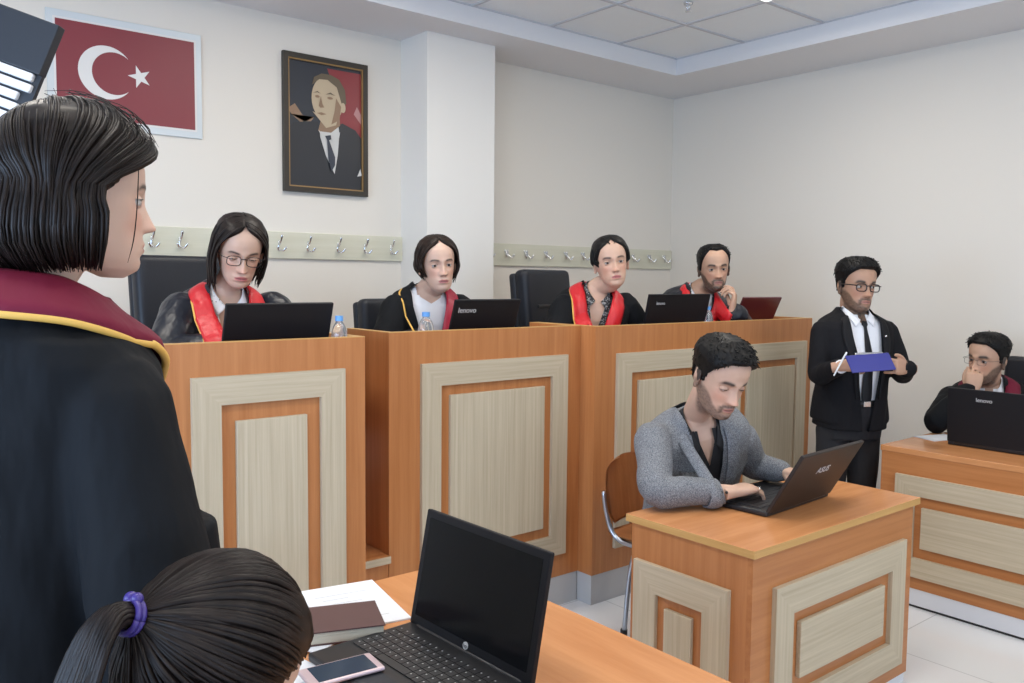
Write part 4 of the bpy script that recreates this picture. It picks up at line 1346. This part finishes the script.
# --- woman with patterned blouse, long bench
H = head_matrix((3.285, 3.19, 1.69), (-.60, -.85, .03), 1.12, rad(8))
T = TF((3.285, 3.315, 1.478), (-.58, -.85), .175, (3.31, 3.50, .95))
p, _, b = robe_person('person with pulled back black hair, patterned blouse and wide red collar', (3.31, 3.50, .45), H, T, SKINS['light'],
    [ARM((3.11, 3.36, 1.445), (2.98, 3.28, 1.27), (3.12, 3.10, 1.30)), ARM((3.47, 3.26, 1.455), (3.60, 3.22, 1.26), (3.46, 3.08, 1.30))],
    [dict(wrist=(3.13, 3.12, 1.315), along=(.8, -.5, -.1), back=(0, 0, 1), side=-1), dict(wrist=(3.45, 3.12, 1.315), along=(-.8, -.5, -.1), back=(0, 0, 1), side=1)],
    M['red_satin'], M['trim'], M['blouse_print'], M['robe'], look=(.05, 1, -.02), closed=.38, seed=21, shirt_v=(-.17, .045), robe_v=(-.36, .085), face=dict(lip=(.50, .17, .16)), trim_sides=(1,))
Tm = Matrix.Translation(-b) @ H
bm = bmesh.new(); under_shell(bm, Tm, FEM_LINE, .009); obj('hair', bm, M['hair_black'], p, True)
def pulled(seed, n, tie=(0, -1, -.25), off=.010, line=FEM_LINE):
    rnd = random.Random(seed); out = []
    for i in range(n):
        for s in (-1, 1):
            a = 12 + 100 * (i / (n - 1))
            ph = rad(a) * s
            z = float(np.interp(a, *line)) + .006
            hp = head_pt(ph, z, .002) if i else head_pt(rad(6) * s, .086, .003)
            d0 = (hp - EC); d0 = V((d0.x / ER.x, d0.y / ER.y, d0.z / ER.z)).normalized()
            mid = (d0 + V((s * .55, -.1, .9))).normalized() if a < 55 else (d0 + V((s * .5, -.6, .25))).normalized()
            P = [hp]
            for k in range(1, 4): P.append(epos(slerp(d0, mid, k / 3), off * (.5 + .5 * k / 3) + rnd.uniform(-.001, .003)))
            for k in range(1, 5): P.append(epos(slerp(mid, V(tie) + V((s * .02, 0, rnd.uniform(-.05, .05))), k / 4), off + rnd.uniform(-.001, .002)))
            out.append(P)
    return out
locks_obj('hair_locks', p, Tm, pulled(3, 44) + parted(9, 40, lambda v, r, s: .030 + .012 * r.random(), off=.008, tuck=.010), M['hair_black'], .0056, seed=5)
bm = bmesh.new(); ball(bm, epos((0, -1, -.3), .02), (.035, .03, .035), Tm); obj('hair_bun', bm, M['hair_black'], p, True)

# --- bearded man in robe, right end of the long bench
H = head_matrix((4.20, 3.22, 1.672), (-.62, -.80, -.05), 1.13, rad(3))
T = TF((4.205, 3.345, 1.478), (-.60, -.80), .19, (4.26, 3.52, .95))
p, _, b = robe_person('person with receding black hair and beard, red collared robe, raised hand at chin', (4.22, 3.52, .45), H, T, SKINS['olive'],
    [ARM((4.02, 3.36, 1.44), (3.92, 3.26, 1.28), (4.06, 3.12, 1.29)), ARM((4.40, 3.32, 1.44), (4.36, 3.10, 1.28), (4.155, 3.04, 1.417))],
    [dict(wrist=(4.06, 3.13, 1.30), along=(.8, -.5, -.1), back=(0, 0, 1), side=-1),
     dict(wrist=(4.145, 3.04, 1.432), along=(.20, -.02, 1), back=(.55, -.8, .1), side=1, curls=[(25, 45, 30), (50, 60, 40), (60, 65, 40), (65, 65, 40)], thumb=(.35, .95, -.5))],
    M['red_satin'], M['trim'], M['shirt'], M['robe_satin'], male=True, look=(.1, 1, .02), closed=.35, tie=M['tie_red'], seed=31, line=RECEDE_LINE, shirt_v=(0, .02),
    face=dict(beard=((.95, 1.0), (.024, .017, .014)), lip=(.36, .15, .13), brow=1.15), robe_v=(-.30, .06), trim_sides=(1,), keys=[(a, (b[0] * .80, b[1], b[2])) for a, b in STOLE])
male_hair(p, H, b, M['hair_black'], .010, .006, RECEDE_LINE, 5, 260)

# --- standing man in black suit with blue clipboard
H = head_matrix((4.255, 2.335, 1.578), (-.48, -.87, -.03), 1.13, rad(-3))
T = Torso((4.10, 2.435, 1.375), (4.41, 2.245, 1.375), (4.27, 2.36, .87), belly=1.12)
base = V((4.27, 2.36, 0))
EL_R, EL_L = V((4.03, 2.40, 1.12)), V((4.395, 2.145, 1.13))
WR_R, WR_L = V((3.925, 2.215, 1.185)), V((4.20, 2.02, 1.175))
fw = T.y; rt = T.x
p = person('person in black suit, white shirt and black tie standing with blue clipboard', base, H, T, SKINS['tan'],
    [(T.shR - V((0, 0, .03)), EL_R, WR_R), (T.shL - V((0, 0, .03)), EL_L, WR_L)],
    [dict(wrist=WR_R, along=(.25, -.45, .12), back=(-.5, -.5, .5), side=-1, curls=[(35, 40, 30), (45, 50, 35), (50, 55, 35), (55, 55, 35)], s=1.0, thumb=(.4, .9, -.25)),
     dict(wrist=WR_L, along=(-.55, .12, .08), back=(-.3, -.85, .1), side=1, curls=[(30, 35, 25), (35, 40, 30), (40, 45, 30), (45, 45, 30)], s=1.0, thumb=(.7, .8, .1))],
    dict(beard=((.80, .95), (.028, .019, .015)), lip=(.40, .17, .14), brow=1.25), male=True, look=(-.5, 1, .0), closed=.42,
    legs=[[(*(T.P(.09, 0, -.50)), .075), (*(base + T.x * .09 + V((0, 0, .48))), .055), (*(base + T.x * .09 + V((0, 0, .06))), .04)], [(*(T.P(-.09, 0, -.50)), .075), (*(base - T.x * .09 + V((0, 0, .48))), .055), (*(base - T.x * .09 + V((0, 0, .06))), .04)]])
s_, bv = garment('shirt', p, base, T, M['shirt'], .0, v=(.0, .02, .12), vox=.006, amp=.002, seed=2, z0=.40)
obj('shirt_collar', band(T, bv, SHIRTC, base, .004, bulge=.004, thick=.003), M['shirt'], s_, True)
obj('tie', tie_bm(T, bv, base, .40, .027), M['tie'], p, True)
def sk(bm):
    for i, (z, a, b_) in enumerate(((.90, .178, .145), (.80, .192, .158), (.74, .194, .160))): pass
    loft(bm, [(base + V((0, 0, z)), T.x * a, T.y * b_, 2.3) for z, a, b_ in ((1.12, .168, .135), (.98, .190, .158), (.93, .196, .162), (.872, .200, .166))], 40)
j, bvj = garment('jacket', p, base, T, M['suit'], .020, [sleeve(T.shR - V((0, 0, .03)), EL_R, WR_R * .85 + EL_R * .15, .058, .052, .044), sleeve(T.shL - V((0, 0, .03)), EL_L, WR_L * .95 + EL_L * .05, .058, .052, .044)], [sk], vox=.007, amp=.004, seed=14, v=(-.70, .085, .12))
LAP2 = [((0, -.072, .070), (0, -.098, .052)), ((.050, -.052, .072), (.070, -.078, .052)), ((.070, -.005, .066), (.096, -.012, .050)),
         ((.082, .050, .042), (.118, .058, .022)), ((.082, .090, -.040), (.128, .09, -.055)), ((.076, .11, -.14), (.108, .11, -.15)), ((.068, .13, -.24), (.082, .12, -.25)), ((.058, .13, -.36), (.062, .12, -.37))]
obj('lapels', band(T, bvj, LAP2, base, .005, bulge=.004, thick=.004), M['suit_lapel'], j, True)
bm = bmesh.new(); ball(bm, T.P(-.098, surf_y(bvj, T, -.098, -.045) + .012, -.045) - base, (.007, .007, .007)); obj('lapel_pin', bm, M['ring'], j, True)
# trousers, belt, shoes
bm = bmesh.new()
loft(bm, [(base + V((0, 0, z)) + T.y * .012, T.x * a, T.y * b_, 2.3) for z, a, b_ in ((.99, .170, .152), (.92, .172, .152), (.84, .165, .130), (.78, .160, .12))], 36)
for s in (-1, 1):
    c = base + T.x * s * .088
    limb(bm, [(*(c + V((0, 0, .82))), .088), (*(c + V((0, 0, .65))), .084), (*(c + V((0, 0, .45))), .070), (*(c + V((0, 0, .25))), .062), (*(c + V((0, 0, .09))), .060)], 22)
me = remesh(bm, .008, 3); folds(me, .004, 10, 4, 3); setco(me, coords(me) - np.array(base)); link('trousers', me, M['trouser'], p, True)
bm = bmesh.new(); loft(bm, [(V((0, 0, z)) + T.y * .013, T.x * (.176), T.y * .158, 2.3) for z in (.965, .998)], 40); 
be = obj('belt', bm, M['shoe'], p, True)
bm = bmesh.new(); mbox(bm, (-.02, .168, .968), (.02, .177, .996), Matrix((T.x, T.y, V((0, 0, 1)))).transposed().to_4x4(), 0, .002); obj('belt_buckle', bm, M['chrome'], be)
for s in (-1, 1):
    bm = bmesh.new()
    c = T.x * s * .088
    tube(bm, [(*(c + T.y * -.07 + V((0, 0, .045))), .040), (*(c + T.y * .03 + V((0, 0, .045))), .042), (*(c + T.y * .15 + V((0, 0, .035))), .036), (*(c + T.y * .20 + V((0, 0, .03))), .026)], 14, 4)
    for v_ in bm.verts: v_.co.z = max(v_.co.z, .0)
    obj('shoe', bm, M['shoe'], p, True)
male_hair(p, H, base, M['hair_black'], .017, .007, MALE_LINE, 9, 460, .003)
spectacles(p, H, base, M['specs'], .0026, .0245, .0165)
bm = bmesh.new()
c = WR_R * .97 + EL_R * .03 - base
tube(bm, [(*(WR_R * .99 + EL_R * .01 - base), .034), (*(WR_R * .80 + EL_R * .20 - base), .037)], 18, 1, round_ends=False); obj('shirt_cuff', bm, M['shirt'], p, True)
# clipboard
Cc = V((3.985, 2.10, 1.207))
cxv = V((.86, -.50, .02)).normalized(); cnv = V((-.35, -.72, .62)).normalized(); cnv = (cnv - cxv * cnv.dot(cxv)).normalized(); cyv = cnv.cross(cxv)
Cm = Matrix((cxv, cyv, cnv)).transposed().to_4x4()
t = thing('clipboard', 'blue clipboard held by the standing man in black suit', 'clipboard', Cc)
bm = bmesh.new(); mbox(bm, (-.118, -.048, -.003), (.118, .05, .003), Cm @ Matrix.Rotation(rad(3), 4, 'Z'), 0, .002); obj('board', bm, M['blue'], t)
bm = bmesh.new(); mbox(bm, (-.06, .050, -.010), (.09, .064, -.002), Cm, 0, .003); obj('clip', bm, M['chrome'], t)
bm = bmesh.new(); mbox(bm, (-.110, -.043, -.006), (.113, .053, -.0032), Cm @ Matrix.Rotation(rad(3), 4, 'Z')); obj('paper', bm, M['paper'], t)
bm = bmesh.new(); tube(bm, [(-.022, .02, -.062, .0035), (0, 0, .0, .0045), (.018, -.018, .050, .0045)], 10, 2)
bm.normal_update()
tag(obj('ballpoint_pen', bm, M['white'], None, True, (3.885, 2.200, 1.205)), 'white pen held in the right hand of the standing man', 'pen')

# --- man at the right desk, hand over mouth
H = head_matrix((4.945, 1.945, 1.185), (-.985, .20, -.04), 1.12, rad(-4))
T = Torso((4.98, 2.14, .985), (5.13, 1.80, .985), (5.22, 2.02, .50))
base = (5.22, 2.02, 0)
WRH = V((4.785, 1.945, 1.025))
p, _, b = robe_person('person in dark robe with beard and thin glasses resting chin on hand at right desk', base, H, T, SKINS['olive'],
    [ARM((4.98, 2.14, .955), (4.70, 2.09, .85), WRH), ARM((5.13, 1.80, .955), (4.98, 1.62, .83), (4.75, 1.66, .81))],
    [dict(wrist=WRH, along=(.22, .02, 1), back=(-.8, -.35, .2), side=-1, curls=[(40, 45, 30), (50, 55, 30), (60, 60, 35), (65, 60, 35)], thumb=(.55, .9, -.2)),
     dict(wrist=(4.75, 1.66, .815), along=(-1, .1, -.1), back=(0, 0, 1), side=1)],
    M['maroon'], M['trim'], M['shirt'], M['robe'], male=True, look=(-.2, 1, .0), closed=.35, tie=M['tie'], seed=41, line=MALE_LINE, shirt_v=(0, .02),
    face=dict(beard=((.80, .9), (.028, .020, .016)), lip=(.34, .15, .13), brow=1.3), robe_v=(-.24, .07), sw=.85)
male_hair(p, H, b, M['hair_black'], .012, .004, MALE_LINE, 15, 420, .002)
spectacles(p, H, b, M['specs_thin'], .0009, .022, .014)

# --- the typist in grey jacket
H = head_matrix((2.630, 1.975, 1.235), (-.26, -.97, -.42), 1.17, rad(-4))
T = Torso((2.53, 2.215, 1.005), (2.92, 2.09, .985), (2.95, 2.38, .52), 1.06)
base = V((2.86, 2.44, 0))
aR = (T.shR - V((0, 0, .03)), V((2.385, 2.06, .825)), V((2.640, 1.905, .812)))
aL = (T.shL - V((0, 0, .03)), V((3.03, 2.09, .83)), V((3.04, 1.945, .825)))
p = person('person in grey tweed jacket and black shirt typing at the small desk', base, H, T, SKINS['light'], [aR, aL],
    [dict(wrist=aR[2], along=(.98, -.18, .06), back=(0, -.1, 1), side=-1, curls=[(18, 30, 25), (22, 34, 28), (28, 36, 28), (32, 34, 28)], thumb=(.5, .8, -.35), s=1.06),
     dict(wrist=aL[2], along=(-.05, -1, .05), back=(0, 0, 1), side=1, curls=[(18, 30, 25), (22, 34, 28), (28, 36, 28), (32, 34, 28)], thumb=(.5, .8, -.35), s=1.06)],
    dict(beard=((.72, .95), (.030, .021, .017)), lip=(.42, .18, .15), brow=1.2), male=True, look=(.0, 1, -.55), closed=.12, vox=.0032,
    legs=[[(*T.P(.09, .03, -.48), .085), (2.72, 2.12, .52, .07), (2.72, 2.14, .08, .045)], [(*T.P(-.09, .03, -.48), .085), (2.96, 2.02, .52, .07), (2.98, 2.06, .08, .045)]])
s_, bv = garment('shirt', p, base, T, M['shirt_black'], .002, v=(-.07, .030, .12), vox=.006, amp=.003, seed=2)
obj('shirt_collar', band(T, bv, SHIRTC[:3] + [((.052, .055, .060), (.074, .070, .026)), ((.034, .075, .010), (.066, .090, -.030))], base, .005, bulge=.004, thick=.003), M['shirt_black'], s_, True)
def jsk(bm):
    loft(bm, [(T.P(0, -.02, -.36), T.x * .175, T.y * .140, 2.3), (T.P(0, -.01, -.46), T.x * .19, T.y * .148, 2.3), (T.P(0, -.01, -.53), T.x * .20, T.y * .15, 2.3)], 40)
j, bvj = garment('jacket', p, base, T, M['tweed'], .020, [sleeve(aR[0], aR[1], aR[2] * .90 + aR[1] * .10, .074, .060, .047), sleeve(aL[0], aL[1], aL[2] * .82 + aL[1] * .18, .074, .060, .047)], [jsk], vox=.006, amp=.0055, seed=24, v=(-.40, .062, .12))
LAP3 = [((0, -.074, .072), (0, -.104, .048)), ((.050, -.054, .074), (.074, -.082, .048)), ((.072, -.005, .068), (.104, -.012, .046)),
         ((.076, .050, .044), (.118, .058, .016)), ((.072, .090, -.040), (.128, .09, -.065)), ((.062, .11, -.13), (.110, .11, -.15)), ((.048, .13, -.24), (.074, .12, -.26)), ((.030, .13, -.36), (.036, .12, -.37))]
obj('lapels', band(T, bvj, LAP3, base, .006, bulge=.006, thick=.005), M['tweed'], j, True)
for k in range(4):
    d = (aR[1] - aR[2]).normalized()
    c = aR[2] + d * (.062 + k * .020)
    n_ = V((-.25, -1, .15)).normalized()
    bm = bmesh.new(); ball(bm, c + n_ * .049 - base, .0058); obj('sleeve_button', bm, M['shoe'], j, True)
bm = bmesh.new()
for L in ([(*T.P(.08, -.02, -.46), .10), (*T.P(.09, .03, -.50), .098), (2.72, 2.12, .53, .082), (2.72, 2.13, .32, .066), (2.72, 2.14, .10, .060)], [(*T.P(-.08, -.02, -.46), .10), (*T.P(-.09, .03, -.50), .098), (2.96, 2.02, .53, .082), (2.97, 2.04, .32, .066), (2.98, 2.06, .10, .060)]):
    limb(bm, L, 22)
me = remesh(bm, .008, 3); folds(me, .004, 12, 6, 3); setco(me, coords(me) - np.array(base)); link('trousers', me, M['jeans'], p, True)
for c in (V((2.72, 2.14, 0)), V((2.98, 2.06, 0))):
    bm = bmesh.new()
    c = c - base
    tube(bm, [(*(c + V((0, .06, .045))), .042), (*(c + V((0, -.04, .045))), .044), (*(c + V((0, -.14, .035))), .037), (*(c + V((0, -.20, .03))), .026)], 14, 4)
    for v_ in bm.verts: v_.co.z = max(v_.co.z, .0)
    obj('shoe', bm, M['shoe'], p, True)
male_hair(p, H, base, M['hair_black'], .016, .007, MALE_LINE, 19, 520, .003)
# ring on the right hand
yv = V((.98, -.18, .06)).normalized(); zv = V((0, -.1, 1)); zv = (zv - yv * zv.dot(yv)).normalized(); xv = yv.cross(zv)
TH = Matrix.Translation(aR[2]) @ Matrix((xv, yv, zv)).transposed().to_4x4() @ Matrix.Scale(1.06, 4)
bm = bmesh.new()
rc = TH @ V((.0095, .105, -.007)) - base; rd = (TH.to_3x3() @ V((0, .9, -.45))).normalized(); ru = rd.orthogonal().normalized(); rs = rd.cross(ru)
tube(bm, [(*(rc + (ru * math.cos(a) + rs * math.sin(a)) * .0102), .0018) for a in [2 * PI * k / 20 for k in range(21)]], 6, 1, round_ends=False)
obj('finger_ring', bm, M['ring'], p, True)

# --- standing woman in the left foreground, seen from behind
H = head_matrix((.296, 1.330, 1.708), (.95, .06, -.04), .93, rad(0))
T = TF((.232, 1.352, 1.495), (.92, .39), .168, (.20, 1.35, .95), 1.04)
base = V((.24, 1.36, 0))
aR = (T.shR - V((0, 0, .045)), V((.325, 1.115, 1.17)), V((.37, 1.15, .95)))
aL = (T.shL - V((0, 0, .03)), V((.16, 1.58, 1.19)), V((.26, 1.58, .95)))
p = person('person with dark bob in black robe with maroon collar standing at left foreground', base, H, T, SKINS['pale'], [aR, aL],
    [dict(wrist=aR[2], along=(.15, .05, -1), back=(.5, -.8, .1), side=-1, curls=[(15, 20, 15)] * 4), dict(wrist=aL[2], along=(.15, -.05, -1), back=(.5, .8, .1), side=1, curls=[(15, 20, 15)] * 4)],
    dict(lip=(.48, .18, .17)), male=False, closed=.40, vox=.0032, hairline=FEM_LINE, hairc=(.02, .014, .012))
garment('shirt', p, base, T, M['shirt'], .0, v=(-.05, .05, .12), vox=.007, amp=.002)
def skirt(bm):
    loft(bm, [(base + V((.02, 0, z)), T.x * a, V((1, 0, 0)) * b_, 2.2) for z, a, b_ in ((1.25, .21, .165), (1.0, .235, .20), (.7, .26, .235), (.35, .30, .27), (.12, .32, .29))], 44)
r, bvr = garment('robe', p, base, T, M['robe'], .030, [sleeve(aR[0] - V((0, 0, .02)), aR[1], aR[2] * .9 + aR[1] * .1, .074, .080, .095), sleeve(aL[0] - V((0, 0, .02)), aL[1], aL[2] * .9 + aL[1] * .1, .074, .080, .095)], [skirt], vox=.0065, amp=.007, seed=51, v=(-.30, .055, .12), flare=.05, sx=9, sz=2)
STW = [((0, -.070, .105), (0, -.135, .062)), ((.052, -.052, .104), (.095, -.122, .054)), ((.080, -.005, .096), (.158, -.040, .044)),
         ((.078, .050, .064), (.160, .060, .008)), ((.045, .090, -.010), (.085, .10, -.05)), ((.030, .12, -.11), (.060, .12, -.13)), ((.015, .13, -.24), (.060, .12, -.25)), ((.005, .13, -.40), (.050, .12, -.40))]
obj('robe_collar', band(T, bvr, STW, base, .010, bulge=.014, thick=.006, n=10), M['maroon'], r, True)
obj('collar_trim', band_edge(T, bvr, STW, base, .0058, .015, n=10), M['trim'], r, True)
Tm = Matrix.Translation(-base) @ H
bm = bmesh.new(); under_shell(bm, Tm, FEM_LINE, .018, -.11); obj('hair', bm, M['hair_deep'], p, True)
rnd = random.Random(8)
paths = []
for s in (-1, 1):
    for i in range(680):
        v = rnd.random() ** .85
        a = rad(50 + 160 * v)
        st = V((s * (.02 + .05 * rnd.random()), math.cos(a), math.sin(a)))
        ph = rad(84 + 94 * v)
        en = V((s * math.sin(ph), math.cos(ph), -.12)).normalized()
        o = .026 + rnd.uniform(-.006, .006)
        bow = max(0, 1 - v * 2.2)
        def dr(t): return (slerp(st, en, t) + V((s * .10, .75, .10)) * bow * math.sin(PI * min(1, t * 1.08))).normalized()
        P = [epos(dr(t), o * (.5 + .5 * math.sin(PI * .5 * min(1, t + .2)))) for t in (0, .2, .4, .6, .8, 1)]
        e = P[-1]; L = (.104 + .02 * rnd.random() + .012 * v)
        out = V((e.x, e.y + .01, 0)).normalized()
        jx = V((rnd.uniform(-.004, .004), rnd.uniform(-.004, .004), 0))
        P += [e + out * .006 + V((0, 0, -L * .35)) + jx, e + out * .004 + V((0, .0, -L * .7)) + jx, e - out * (.020 + .01 * rnd.random()) + V((0, .006, -L)) + jx]
        paths.append(P)
locks_obj('hair_locks', p, Tm, paths, M['hair_deep'], .0031, seg=6, flat=.6, seed=3, n=2)
# loose strand and flyaways
fly = []
for i in range(46):
    s = rnd.choice((-1, 1)); a = rad(rnd.uniform(40, 110))
    st = V((s * rnd.uniform(.02, .35), math.cos(a), math.sin(a))); en = V((s * .9, rnd.uniform(.2, .8), rnd.uniform(.1, .5)))
    fly.append([epos(slerp(st, en, t), .022 + .016 * t + rnd.uniform(0, .012)) for t in (0, .3, .6, .9)])
fly.append([epos((.5, .7, .7), .02), epos((.85, .62, .3), .018), V((.072, .058, -.01)), V((.066, .056, -.06)), V((.060, .050, -.095))])
locks_obj('loose_strands', p, Tm, fly, M['hair_deep'], .0009, seg=5, flat=1, seed=6, n=3)

# --- seated woman with ponytail at the bottom edge
H = head_matrix((.338, .935, 1.140), (.93, .30, -.45), 1.0, rad(0))
T = Torso((.24, .76, .93), (.14, 1.08, .93), (.06, .85, .48), 1.02)
base = V((.06, .85, 0))
aR = (T.shR - V((0, 0, .03)), V((.36, .66, .70)), V((.54, .76, .68)))
aL = (T.shL - V((0, 0, .03)), V((.26, 1.14, .70)), V((.46, 1.16, .66)))
p = person('person with dark ponytail tied in purple seated at the bottom edge', base, H, T, SKINS['light'], [aR, aL],
    [dict(wrist=aR[2], along=(1, .2, -.05), back=(0, 0, 1), side=-1), dict(wrist=aL[2], along=(1, .1, -.05), back=(0, 0, 1), side=1)],
    dict(lip=(.48, .18, .17)), male=False, closed=.3, hairline=FEM_LINE, hairc=(.02, .014, .012))
garment('robe', p, base, T, M['robe'], .020, [sleeve(aR[0], aR[1], aR[2] * .85 + aR[1] * .15, .07, .065, .07), sleeve(aL[0], aL[1], aL[2] * .85 + aL[1] * .15, .07, .065, .07)],
        [lambda bm: [limb(bm, [(*(base + V((0, -.09 * s, .50))), .10), (*(base + V((.42, -.11 * s, .53))), .09), (*(base + V((.44, -.11 * s, .10))), .07)], 18) for s in (-1, 1)]], vox=.008, amp=.005, seed=61)
t2 = thing('plywood_chair', 'plywood chair of the seated woman, below the bottom edge', 'chair', (.04, .85, 0), PI / 2 - .3)
bm = bmesh.new(); bent(bm, .4, [(-.20, .38, .17, 0), (-.05, .40, .21, 0), (.20, .40, .16, 0)]); obj('seat', bm, M['wood_y'], t2, True)
bm = bmesh.new(); bent(bm, .4, [(.20, .50, .19, -.03), (.21, .65, .205, -.04), (.22, .78, .16, -.05)]); obj('backrest', bm, M['wood_v'], t2, True)
bm = bmesh.new()
for s in (-1, 1):
    tube(bm, [(s * .20, .20, .64, .011), (s * .20, .16, .46, .011), (s * .20, .06, .375, .011), (s * .20, -.16, .375, .011), (s * .21, -.21, .011, .011)], 10, 5); tube(bm, [(s * .20, .02, .37, .011), (s * .21, .22, .011, .011)], 10, 1)
obj('tube_frame', bm, M['steel'], t2, True)
Tm = Matrix.Translation(-base) @ H
bm = bmesh.new(); under_shell(bm, Tm, FEM_LINE, .008); obj('hair', bm, M['hair_deep'], p, True)
TIE = V((-.05, -.97, .22)).normalized()
rnd = random.Random(18); paths = []
for i in range(620):
    ph = rnd.uniform(-PI, PI)
    a = abs(math.degrees(ph))
    z = float(np.interp(a, *FEM_LINE)) + .004 + (rnd.random() ** 2) * .10
    z = min(z, .112)
    hp = head_pt(ph, z, .006)
    d0 = hp - EC; d0 = V((d0.x / ER.x, d0.y / ER.y, d0.z / ER.z)).normalized()
    P = [hp]
    off = .014 + rnd.uniform(-.002, .004)
    for k in range(1, 8):
        t = k / 7
        P.append(epos(slerp(d0, TIE, t), (.008 + (off - .008) * min(1, t * 3)) * (1 if t < .8 else 1 + .9 * (t - .8) / .2)))
    paths.append(P)
locks_obj('hair_locks', p, Tm, paths, M['hair_deep'], .0036, seg=6, flat=.6, seed=9, n=2)
tp = epos(TIE, .024)
paths = []
for i in range(160):
    a = rnd.uniform(0, 2 * PI); rr = .016 * math.sqrt(rnd.random()); L = .26 + .08 * rnd.random()
    o = V((math.cos(a) * rr, 0, math.sin(a) * rr))
    paths.append([tp + o * .7 + V((0, .01, 0)), tp + o * .8 + V((0, -.02, .0)), tp + o * 1.5 + V((0, -.036, -.022)), tp + o * 2.0 + V((0, -.040, -.07)), tp + o * 2.2 + V((0, -.030, -L * .6)), tp + o * 1.8 + V((0, -.02, -L))])
locks_obj('ponytail', p, Tm, paths, M['hair_deep'], .0034, seg=6, flat=.7, seed=12, n=3)
bm = bmesh.new()
for k in range(2):
    tube(bm, [(*(Tm @ (tp + V((math.cos(a) * .0165, -.004 - k * .006, math.sin(a) * .0165)))), .0035) for a in [2 * PI * q / 20 for q in range(21)]], 8, 1, round_ends=False)
ball(bm, Tm @ (tp + V((-.010, -.006, .017))), .0075); ball(bm, Tm @ (tp + V((.002, -.008, .019))), .0065)
obj('hair_tie', bm, M['tie_purple'], p, True)
